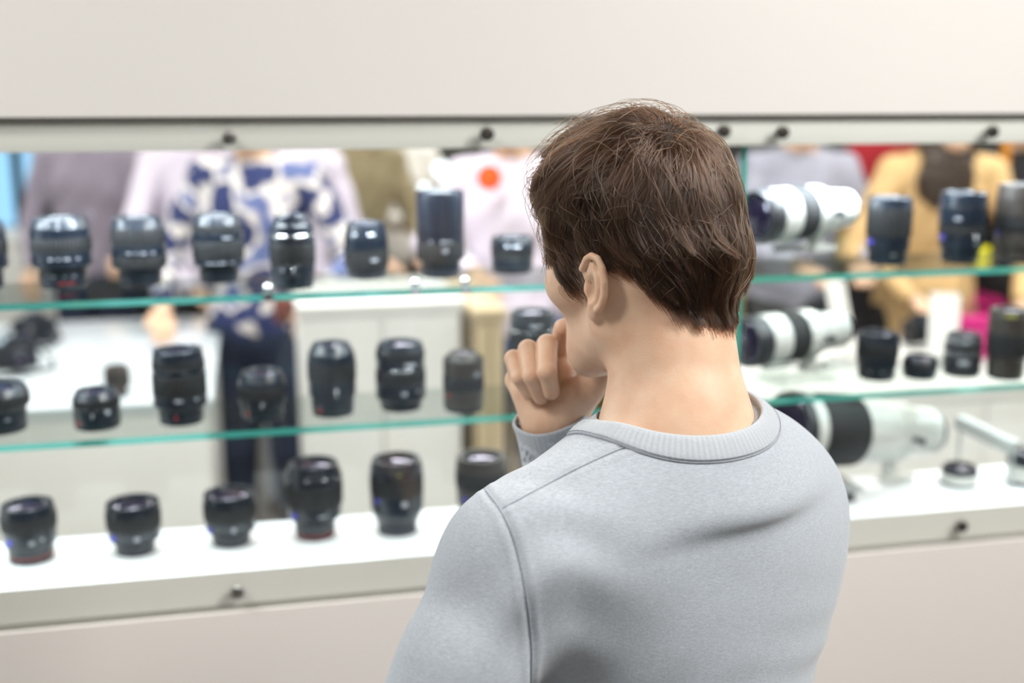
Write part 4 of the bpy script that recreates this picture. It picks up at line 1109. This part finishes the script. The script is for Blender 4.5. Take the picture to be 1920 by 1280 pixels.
# ================================================================== THE SHOP BEYOND THE CASE
def lin(r, g, b): return tuple(((c / 255) / 12.92 if c / 255 <= .04045 else ((c / 255 + .055) / 1.055) ** 2.4) for c in (r, g, b))
def cloth(name, rgb, noise=.06, rough=.9): return pmat(name, lin(*rgb), rough, noise=noise, nscale=60, bump=.25, bscale=90)
def skirt(name): pass
M['c_mauve'] = cloth('mauve_grey_wool', (150, 140, 155)); M['c_lilac'] = cloth('pale_lilac_cotton', (222, 212, 228)); M['c_white'] = cloth('white_cotton', (226, 222, 216))
M['c_khaki'] = cloth('khaki_canvas', (146, 134, 104)); M['c_navy'] = cloth('navy_cloth', (30, 42, 66)); M['c_jean'] = cloth('blue_denim', (84, 104, 148), .2)
M['c_greyjean'] = cloth('mottled_grey_denim', (150, 158, 166), .35); M['c_tan'] = cloth('camel_wool_coat', (205, 170, 120)); M['c_black'] = cloth('black_cloth', (26, 24, 28))
M['c_grey'] = cloth('grey_lilac_knit', (150, 150, 164)); M['c_red'] = cloth('dark_red_cloth', (150, 22, 34)); M['c_magenta'] = cloth('magenta_cloth', (196, 34, 120)); M['c_brown'] = pmat('brown_leather', lin(104, 48, 34), .4, noise=.15, nscale=30)
M['hair_dark'] = pmat('dark_brown_hair', (.035, .02, .012), .5, noise=.4, nscale=120, bump=.8, bscale=220); M['hair_fair'] = pmat('fair_hair', (.28, .18, .10), .5, noise=.4, nscale=120, bump=.8, bscale=220)
def pattern_mat():
    m, nt, b = new_mat('navy_white_patterned_cotton'); setin(b, Roughness=.9)
    tc = nt.nodes.new('ShaderNodeTexCoord'); v = nt.nodes.new('ShaderNodeTexNoise'); v.inputs['Scale'].default_value = 13; v.inputs['Detail'].default_value = .6
    nt.links.new(tc.outputs['Object'], v.inputs['Vector']); r = nt.nodes.new('ShaderNodeValToRGB'); r.color_ramp.interpolation = 'LINEAR'
    e = r.color_ramp.elements; e[0].position = .44; e[0].color = (*lin(40, 50, 96), 1); e[1].position = .50; e[1].color = (*lin(225, 218, 215), 1)
    x = e.new(.56); x.color = (*lin(218, 208, 205), 1); y = e.new(.62); y.color = (*lin(92, 104, 150), 1)
    nt.links.new(v.outputs['Fac'], r.inputs[0]); nt.links.new(r.outputs[0], b.inputs['Base Color']); return m
M['c_pattern'] = pattern_mat()

def shopper(label, px, y, az, shirt, trousers, hair, arms=None, lean=0.0, h=1.83, long_hair=False, coat=False, group='shoppers behind the case'):
    """standing figure: one continuous body with clothing, hair and shoes as children"""
    X = atY(px, 420, y)[0]; sc = h / 1.75
    root = tag(empty('person', (X, y, 0), (0, 0, -math.radians(az))), label, 'person', group)
    la = math.radians(lean); hip = f32((0, 0, .93))
    def up(x, yy, z):                    # upper-body point, leaned about the hips
        zz = z - .93; return f32((x, yy * math.cos(la) + zz * math.sin(la), .93 + zz * math.cos(la) - yy * math.sin(la)))
    B = f32([[1, 0, 0], [0, math.cos(la), -math.sin(la)], [0, math.sin(la), math.cos(la)]])
    ch, wa, nb = up(0, 0, 1.27), up(0, 0, 1.05), up(0, -.01, 1.46); hc = up(0, .02, 1.635)
    sh = [up(s * .172, -.01, 1.405) for s in (-1, 1)]
    arms = arms or [((-.25, .02, 1.13), (-.20, .20, 1.02)), ((.25, .02, 1.13), (.22, .14, .93))]
    el = [up(*a[0]) for a in arms]; ha = [up(*a[1]) for a in arms]
    def torso(p, g):
        d = ell(p, ch, (.165 + g, .105 + g, .215 + g), B)
        d = smin(d, ell(p, wa, (.145 + g, .10 + g, .16)), .06); d = smin(d, ell(p, hip, (.165 + g, .115 + g, .14)), .05)
        for s_ in sh: d = smin(d, rcone(p, nb - f32((0, 0, .03)), s_, .045 + g, .045 + g), .05)
        return d
    def arm(p, g):
        d = None
        for s_, e_, h_ in zip(sh, el, ha):
            e = chain(p, [s_, e_, h_], [.050 + g, .040 + g, .027 + g], .01); d = e if d is None else np.minimum(d, e)
        return d
    def legs(p, g):
        d = None
        for s in (-1, 1):
            e = chain(p, [(s * .085, 0, .90), (s * .095, .02, .50), (s * .10, -.01, .08)], [.085 + g, .056 + g, .038 + g], .02); d = e if d is None else smin(d, e, .02)
        return d
    def body(p):
        q = (p - hc) @ B.T
        d = smin(face_sdf(q, False), rcone(p, hc + f32((0, -.03, -.05)), nb, .055, .058), .02)
        d = smin(d, rcone(q, (0, .086, .006), (0, .110, -.036), .0075, .0095), .012)
        d = smin(d, ell(q, (-.079, -.005, -.03), (.008, .016, .03)), .006); d = smin(d, ell(q, (.079, -.005, -.03), (.008, .016, .03)), .006)
        d = smin(d, torso(p, -.01), .03); d = smin(d, arm(p, -.004), .02); d = smin(d, legs(p, -.01), .03)
        return d
    def mk(name, f, lo, hi, hh, mat, **k):
        V, Q = mesh_sdf(f, lo, hi, hh, **k); return from_np(name, V * sc, Q, mat, root)
    pts = np.array(sh + el + ha + [hc]); lo = f32((pts[:, 0].min() - .13, min(pts[:, 1].min(), -.15) - .1, .03)); hi = f32((pts[:, 0].max() + .13, max(pts[:, 1].max(), .15) + .1, hc[2] + .14))
    parts = [mesh_sdf(body, lo, hi, .010, k=3)]
    for e_, h_ in zip(el, ha):           # hands with separate fingers
        f = (h_ - e_) / np.linalg.norm(h_ - e_); sd = np.cross(f, f32((0, 0, 1))); sd /= np.linalg.norm(sd) + 1e-6; n2 = np.cross(sd, f)
        c = h_ + f * .045
        def hand(p):
            d = rcone(p, h_, c, .022, .024); dd = None
            for o, L_ in ((.027, .07), (.009, .08), (-.009, .075), (-.026, .058)):
                b0 = c + sd * o + f * .015; e = chain(p, [b0, b0 + f * L_ * .55 - n2 * .006, b0 + f * L_ * .9 - n2 * .028], [.0095, .0088, .0075]); dd = e if dd is None else np.minimum(dd, e)
            return smin(smin(d, dd, .004), chain(p, [h_ + sd * .015, c + sd * .04, c + sd * .047 + f * .035], [.014, .0115, .009]), .006)
        parts.append(mesh_sdf(hand, c - .13, c + .13, .0042))
    V, Q = join_vq(parts); from_np('body', V * sc, Q, M['skin'], root)
    zc = .80 if not coat else .45
    def shirt_f(p):
        d = smin(torso(p, .010), arm(p, .008), .025)
        if coat: d = smin(d, rcone(p, (0, 0, .95), (0, 0, .40), .155, .20), .06)
        d = d + .004 * np.sin(p[:, 2] * 38 + p[:, 0] * 22) * np.sin(p[:, 0] * 31 + p[:, 1] * 20)
        d = np.maximum(d, -(np.sqrt(((p - nb - f32((0, .01, .03))) ** 2).sum(1)) - .068)); d = np.maximum(d, zc - p[:, 2])
        for h_ in ha: d = np.maximum(d, .035 - np.sqrt(((p - h_) ** 2).sum(1)))
        return d
    mk('coat' if coat else 'shirt', shirt_f, lo, hi, .010, shirt, k=3)
    mk('trousers', lambda p: np.maximum(smin(legs(p, .012), ell(p, (0, 0, .90), (.165, .12, .13)), .04), np.maximum(p[:, 2] - .97, .06 - p[:, 2])), f32((-.28, -.22, .03)), f32((.28, .22, 1.0)), .010, trousers, k=3)
    def hair_f(p):
        q = (p - hc) @ B.T
        d = ell(q, (0, -.015, .028), (.086, .104, .092)); d = np.maximum(d, -(q[:, 2] + .03 - .9 * np.maximum(q[:, 1] + .02, -.04)))
        if long_hair:
            e = smin(ell(q, (0, -.06, -.10), (.095, .055, .16)), ell(q, (-.07, .0, -.10), (.03, .05, .16)), .03); e = smin(e, ell(q, (.07, .0, -.10), (.03, .05, .16)), .03)
            e = smin(e, ell(q, (.02, .06, -.24), (.10, .05, .12)), .04); d = smin(d, e, .03)
        return d + .003 * np.sin(q[:, 0] * 160 + 3 * np.sin(q[:, 2] * 30))
    mk('hair', hair_f, hc - f32((.15, .2, .42)), hc + f32((.15, .2, .16)), .007, hair)
    for s in (-1, 1):
        a = f32((s * .10, .0, .04))
        mk('shoe', lambda p: np.maximum(smin(rcone(p, a - f32((0, .04, 0)), a + f32((0, .14, -.008)), .041, .033), rcone(p, a, a + f32((0, 0, .05)), .038, .04), .03), -p[:, 2] + .001), a - f32((.08, .12, .05)), a + f32((.08, .22, .13)), .008, M['shoe'])
    return root
fwd = [((-.26, .10, 1.15), (-.12, .36, 1.10)), ((.26, .10, 1.15), (.12, .36, 1.10))]
shopper('person in a navy and white patterned shirt and navy trousers by the counter', 480, 4.05, 200, M['c_pattern'], M['c_navy'], M['hair_dark'], arms=[((-.34, .05, 1.16), (-.30, .32, 1.05)), ((.30, .05, 1.14), (.20, .30, 1.02))])
shopper('person in a pale lilac shirt between the dark cabinet and the patterned shirt', 368, 5.15, 165, M['c_lilac'], M['c_black'], M['hair_dark'], arms=[((-.30, .16, 1.12), (-.16, .42, .99)), ((.30, .14, 1.12), (.10, .42, .99))], lean=8)
shopper('person in a pale lilac top and mottled grey trousers behind the patterned shirt', 548, 4.75, 30, M['c_lilac'], M['c_greyjean'], M['hair_fair'])
shopper('person in a mauve grey jumper behind the far side of the counter', 172, 5.55, 190, M['c_mauve'], M['c_navy'], M['hair_dark'])
shopper('person in a khaki jacket beyond the tall white cabinet', 652, 5.2, 150, M['c_khaki'], M['c_khaki'], M['hair_dark'], arms=fwd, lean=12)
shopper('person in a white shirt beyond the tall white cabinet, beside the khaki jacket', 738, 5.75, 160, M['c_white'], M['c_black'], M['hair_dark'], arms=fwd)
pg = shopper('person in a pale lilac shirt with an orange badge and blue jeans', 962, 3.9, 205, M['c_lilac'], M['c_jean'], M['hair_dark'], arms=[((-.27, .0, 1.16), (-.24, .12, .95)), ((.28, .06, 1.18), (.06, .26, 1.12))])
shopper('person in a grey jumper with folded arms beyond the right bay', 1492, 4.1, 185, M['c_grey'], M['c_black'], M['hair_dark'], arms=fwd)
pt = shopper('person in a camel coat with long dark brown hair and a yellow card', 1742, 3.95, 190, M['c_tan'], M['c_black'], M['hair_dark'], arms=[((-.30, .12, 1.16), (-.20, .34, 1.02)), ((.32, .08, 1.14), (.16, .32, 1.04))], long_hair=True, coat=True, lean=10)
shopper('person in dark red behind the camel coat', 1650, 4.85, 170, M['c_red'], M['c_black'], M['hair_dark'], arms=fwd, lean=5)
shopper('person in black clothes near the right edge with an orange strap', 1905, 4.05, 200, M['c_black'], M['c_magenta'], M['hair_dark'])
def at(px, py, y): return atY(px, py, y)
def flat(name, c, sx, sy, sz, mat, parent=None, rz=0.0, rx=0.0, bev=.002):
    bm = bmesh.new(); box_bm(bm, (-sx / 2, -sy / 2, -sz / 2), (sx / 2, sy / 2, sz / 2), bev)
    o = bm_obj(name, bm, mat, parent, smooth=True); o.location = c; o.rotation_euler = (rx, 0, rz); return o
M['badge_orange'] = pmat('orange_badge', lin(240, 95, 30), .4, noise=.08, nscale=40)
M['yellow_card'] = pmat('yellow_card', lin(225, 215, 25), .5, noise=.04, nscale=40)
M['orange_strap'] = pmat('orange_webbing', lin(200, 130, 30), .7, noise=.1, nscale=90)
q = at(917, 333, 3.775); root = tag(empty('badge', q), 'round orange badge pinned on the pale lilac shirt', 'badge')
lathe('disc', [(.0, 0), (.036, 0), (.040, .002), (.040, .006), (.036, .008), (.0, .008)], M['badge_orange'], root, seg=28, tf=(np.array([[1, 0, 0], [0, 0, -1], [0, 1, 0]], float), np.array([0, .0, 0])))
lathe('rim', [(.037, .007), (.041, .009), (.043, .006), (.042, .002)], M['red'], root, seg=28, tf=(np.array([[1, 0, 0], [0, 0, -1], [0, 1, 0]], float), np.array([0, 0, 0])))
q = at(1842, 486, 3.56); tag(flat('card', q, .062, .003, .085, M['yellow_card'], rz=.1, rx=-.1, bev=.001), 'plain yellow card held in front of the camel coat', 'card')
q0, q1 = at(1888, 240, 3.90), at(1872, 420, 3.90)
tag(tube('strap', [q0, (q0 + q1) / 2 + (0, -.01, 0), q1], .016, M['orange_strap']), 'orange shoulder strap down the front of the person in black', 'strap')
# handbag
q = at(568, 578, 3.72); root = tag(empty('handbag', q), 'brown leather handbag hanging beside the patterned shirt', 'bag')
bm = bmesh.new(); box_bm(bm, (-.095, -.04, -.045), (.095, .04, .035), .02); bm_obj('bag_body', bm, M['c_brown'], root, smooth=True)
tube('handle', [(-.07, 0, .03), (-.06, 0, .09), (-.02, 0, .125), (.02, 0, .125), (.06, 0, .09), (.07, 0, .03)], .006, M['c_brown'], root)

# counters
M['counter_white'] = pmat('white_counter_laminate', (.80, .79, .76), .35, noise=.02, nscale=4)
M['counter_top'] = pmat('pale_blue_white_glass_top', (.70, .76, .80), .12, noise=.03, nscale=5)
M['beige_panel'] = pmat('beige_wood_panel', lin(196, 176, 140), .5, noise=.08, nscale=8)
M['olive'] = pmat('olive_yellow_panel', lin(150, 128, 40), .5, noise=.08, nscale=8)
M['dark_panel'] = pmat('dark_shop_panel', lin(52, 52, 46), .5, noise=.2, nscale=6)
def counter(x0, x1, y0, y1, z, label, top='counter_top', panel='counter_white'):
    c = ((x0 + x1) / 2, (y0 + y1) / 2, 0); root = tag(empty('counter', c), label, 'counter')
    w, d = (x1 - x0) / 2, (y1 - y0) / 2
    box('plinth', (-w + .03, -d + .04, 0), (w - .03, d - .04, .08), M['dark_panel'], root)
    box('carcass', (-w + .01, -d + .012, .08), (w - .01, d - .012, z - .03), M[panel], root, .003)
    box('worktop', (-w, -d, z - .03), (w, d, z), M[top], root, .003)
    n = max(2, int((x1 - x0) / .6))
    for k in range(n):
        a = -w + .012 + k * (2 * w - .024) / n; b = a + (2 * w - .024) / n - .004
        box('front_panel', (a, -d - .002, .10), (b, -d + .013, z - .036), M[panel], root, .002)
    return root
counter(-2.6, -.13, 3.10, 4.32, .95, 'long white shop counter with a pale glass top at left')
counter(.10, .55, 3.05, 3.5, 1.20, 'tall white cabinet in the middle of the shop', top='counter_white')
counter(.565, .66, 3.0, 3.6, 1.18, 'narrow beige wood cabinet beside the tall white cabinet', top='beige_panel', panel='beige_panel')
counter(.98, 1.26, 4.4, 4.8, 1.12, 'beige wood cabinet behind the blue jeans', top='beige_panel', panel='beige_panel')
counter(1.30, 3.3, 2.75, 3.42, .95, 'long white shop counter beyond the right bay', top='counter_white')
counter(1.7, 4.4, 5.4, 6.0, 1.02, 'far counter with olive yellow panels behind the camel coat', top='olive', panel='olive')
counter(-.2, 2.2, 6.0, 6.6, .98, 'low pale counter along the far aisle', top='counter_white')
counter(-2.3, -.9, 6.1, 6.6, 1.05, 'far left pale counter behind the mauve jumper', top='counter_white')

def camera_body(px, py, y, z, rz, label, mat='black'):
    q = atZ(px, py, z); root = tag(empty('camera', (q[0], q[1], z), (0, 0, rz)), label, 'camera')
    bm = bmesh.new(); box_bm(bm, (-.065, -.022, 0), (.065, .022, .078), .009); bm_obj('camera_body', bm, M[mat], root, smooth=True)
    bm = bmesh.new(); box_bm(bm, (-.026, -.02, .070), (.026, .018, .098), .008); bm_obj('viewfinder_hump', bm, M[mat], root, smooth=True)
    bm = bmesh.new(); box_bm(bm, (-.068, -.036, .006), (-.040, .0, .074), .010); bm_obj('grip', bm, M['rubber'], root, smooth=True)
    T = np.array([[1, 0, 0], [0, 0, -1], [0, 1, 0]], float)
    lens_parts(root, .031, .062, [('m', 0, .08, .9, .9), ('b', .08, .35, .95, 1), ('r', .35, .75, 1, 1), ('f', .75, 1, 1, .94)], tf=(T, np.array([.008, -.02, .04])))
    lathe('mode_dial', [(0, .0), (.010, 0), (.010, .008), (0, .008)], M['rubber'], root, seg=20, tf=(np.eye(3), np.array([.045, 0, .078])))
    tube('neck_strap', [(-.066, 0, .06), (-.10, -.01, .03), (-.13, -.06, .006), (-.08, -.12, .006), (.02, -.13, .006), (.10, -.08, .006), (.10, -.02, .02), (.066, 0, .06)], .005, M['c_black'], root, 6)
camera_body(30, 690, 3.3, .95, .3, 'black camera with a looped neck strap at the left end of the counter')
camera_body(70, 640, 3.3, .95, -.4, 'black camera with a neck strap farther back on the left counter')
camera_body(1720, 640, 3.3, .95, .4, 'black camera lying on the white counter beyond the right bay')
camera_body(1545, 600, 3.3, .95, -.2, 'dark camera on the white counter behind the white telephoto lens')
q = atZ(222, 742, .95)
lens(q[0], q[1], .95, .036, .085, 'brown and grey lens standing alone on the pale counter top', flare, group='lenses lying about the shop', bm='brown_black')
# leaflet stands and bag
def leaflet(px, py, y, label, rz=.3, hh=.24):
    q = at(px, py, y); root = tag(empty('leaflet_stand', (q[0], q[1], .95), (0, 0, rz)), label, 'stand')
    flat('foot', (0, 0, .004), .11, .09, .008, M['acrylic_milky'], root)
    flat('leaflet', (0, .02, .012 + hh / 2), .085, .003, hh, M['counter_white'], root, rx=-.30)
leaflet(1588, 590, 3.12, 'white leaflet leaning in a holder left of the camel coat', .4)
leaflet(1775, 560, 3.05, 'white leaflet leaning in a holder in front of the camel coat', -.5, .2)
q = at(1822, 640, 3.1); root = tag(empty('shopping_bag', (q[0], q[1], .95)), 'magenta shopping bag standing on the right counter', 'bag')
bm = bmesh.new(); box_bm(bm, (-.055, -.03, 0), (.055, .03, .13), .004); bm_obj('bag_body', bm, M['c_magenta'], root, smooth=True)
tube('handle', [(-.03, 0, .128), (-.028, 0, .17), (0, 0, .185), (.028, 0, .17), (.03, 0, .128)], .003, M['c_magenta'], root, 6)

# far wall: windows, dark shelving, small lit screen, lamps
def emit(name, col, st):
    m = bpy.data.materials.new(name); m.use_nodes = True; nt = m.node_tree; b = nt.nodes['Principled BSDF']
    setin(b, Base_Color=(.05, .05, .05), Emission_Color=col, Emission_Strength=st); return m
M['daylight'] = emit('daylit_window_pane', lin(150, 205, 245), 1.0); M['screen'] = emit('blue_screen', lin(50, 140, 225), 1.0); M['bulb'] = emit('cool_lamp_glass', (.85, .95, 1.0), 2.2)
for n_, (x0, x1) in enumerate(((-40, 32), (40, 84))):
    a, b = at(x0, 280, 7.96), at(x1, 420, 7.96)
    fr_ = struct(box(f'window_{n_ + 1}', (a[0] - .06, 7.93, .85), (b[0] + .06, 7.995, 2.4), M['c_navy']))
    o = box('pane', (a[0], 7.915, .92), (b[0], 7.928, 2.32), M['daylight'], fr_)
def cabinet(px0, px1, y, ztop, label, screen=None):
    a, b = at(px0, 400, y), at(px1, 400, y); root = tag(empty('cabinet', ((a[0] + b[0]) / 2, y + .2, 0)), label, 'cabinet'); w = (b[0] - a[0]) / 2
    box('carcass', (-w, -.18, 0), (w, .2, ztop), M['dark_panel'], root, .004)
    for k in range(4):
        z0 = .06 + k * (ztop - .1) / 4; box('door', (-w + .015, -.195, z0), (w - .015, -.181, z0 + (ztop - .1) / 4 - .015), M['dark_panel'], root, .003)
cabinet(88, 214, 7.0, 2.3, 'dark tall cabinet behind the mauve jumper'); cabinet(222, 345, 5.9, 2.3, 'dark tall cabinet with a small blue lit screen on its front')
cabinet(560, 700, 7.2, 2.2, 'dark cabinet far behind the khaki jacket'); cabinet(760, 880, 6.9, 2.2, 'dark green grey cabinet behind the tallest lens'); cabinet(1400, 1500, 6.4, 2.3, 'dark cabinet seen past the glass joint'); cabinet(1800, 1990, 6.2, 2.3, 'dark cabinet behind the person in black')
q = at(295, 325, 5.872); root = tag(empty('screen', q), 'small blue lit screen on the dark cabinet', 'screen')
flat('frame', (0, .012, 0), .105, .02, .125, M['black'], root); flat('display', (0, 0, 0), .085, .006, .105, M['screen'], root, bev=.001)
for px, py, y, rr in ((828, 318, 4.75, .032), (795, 352, 4.55, .018)):
    q = at(px, py, y); root = tag(empty('lamp', q), 'round cool white lamp glowing above the tallest lens' if rr > .03 else 'smaller round cool lamp glowing just above the tallest lens', 'lamp')
    bm = bmesh.new(); bmesh.ops.create_uvsphere(bm, u_segments=18, v_segments=12, radius=rr); bm_obj('globe', bm, M['bulb'], root, smooth=True)
    tube('stem', [(0, 0, -rr * .95), (0, 0, -q[2] * .6), (0, .0, -q[2] + .02)], .008, M['steel'], root); lathe('foot', [(0.001, -q[2]), (.09, -q[2]), (.09, -q[2] + .015), (.02, -q[2] + .03)], M['steel'], root, seg=24)
q = at(308, 300, 5.6)
tag(flat('sign_board', at(320, 296, 5.884), .16, .02, .16, pmat('orange_brown_board', lin(170, 95, 60), .6, noise=.1, nscale=10)), 'orange brown board fixed above the blue screen', 'board')
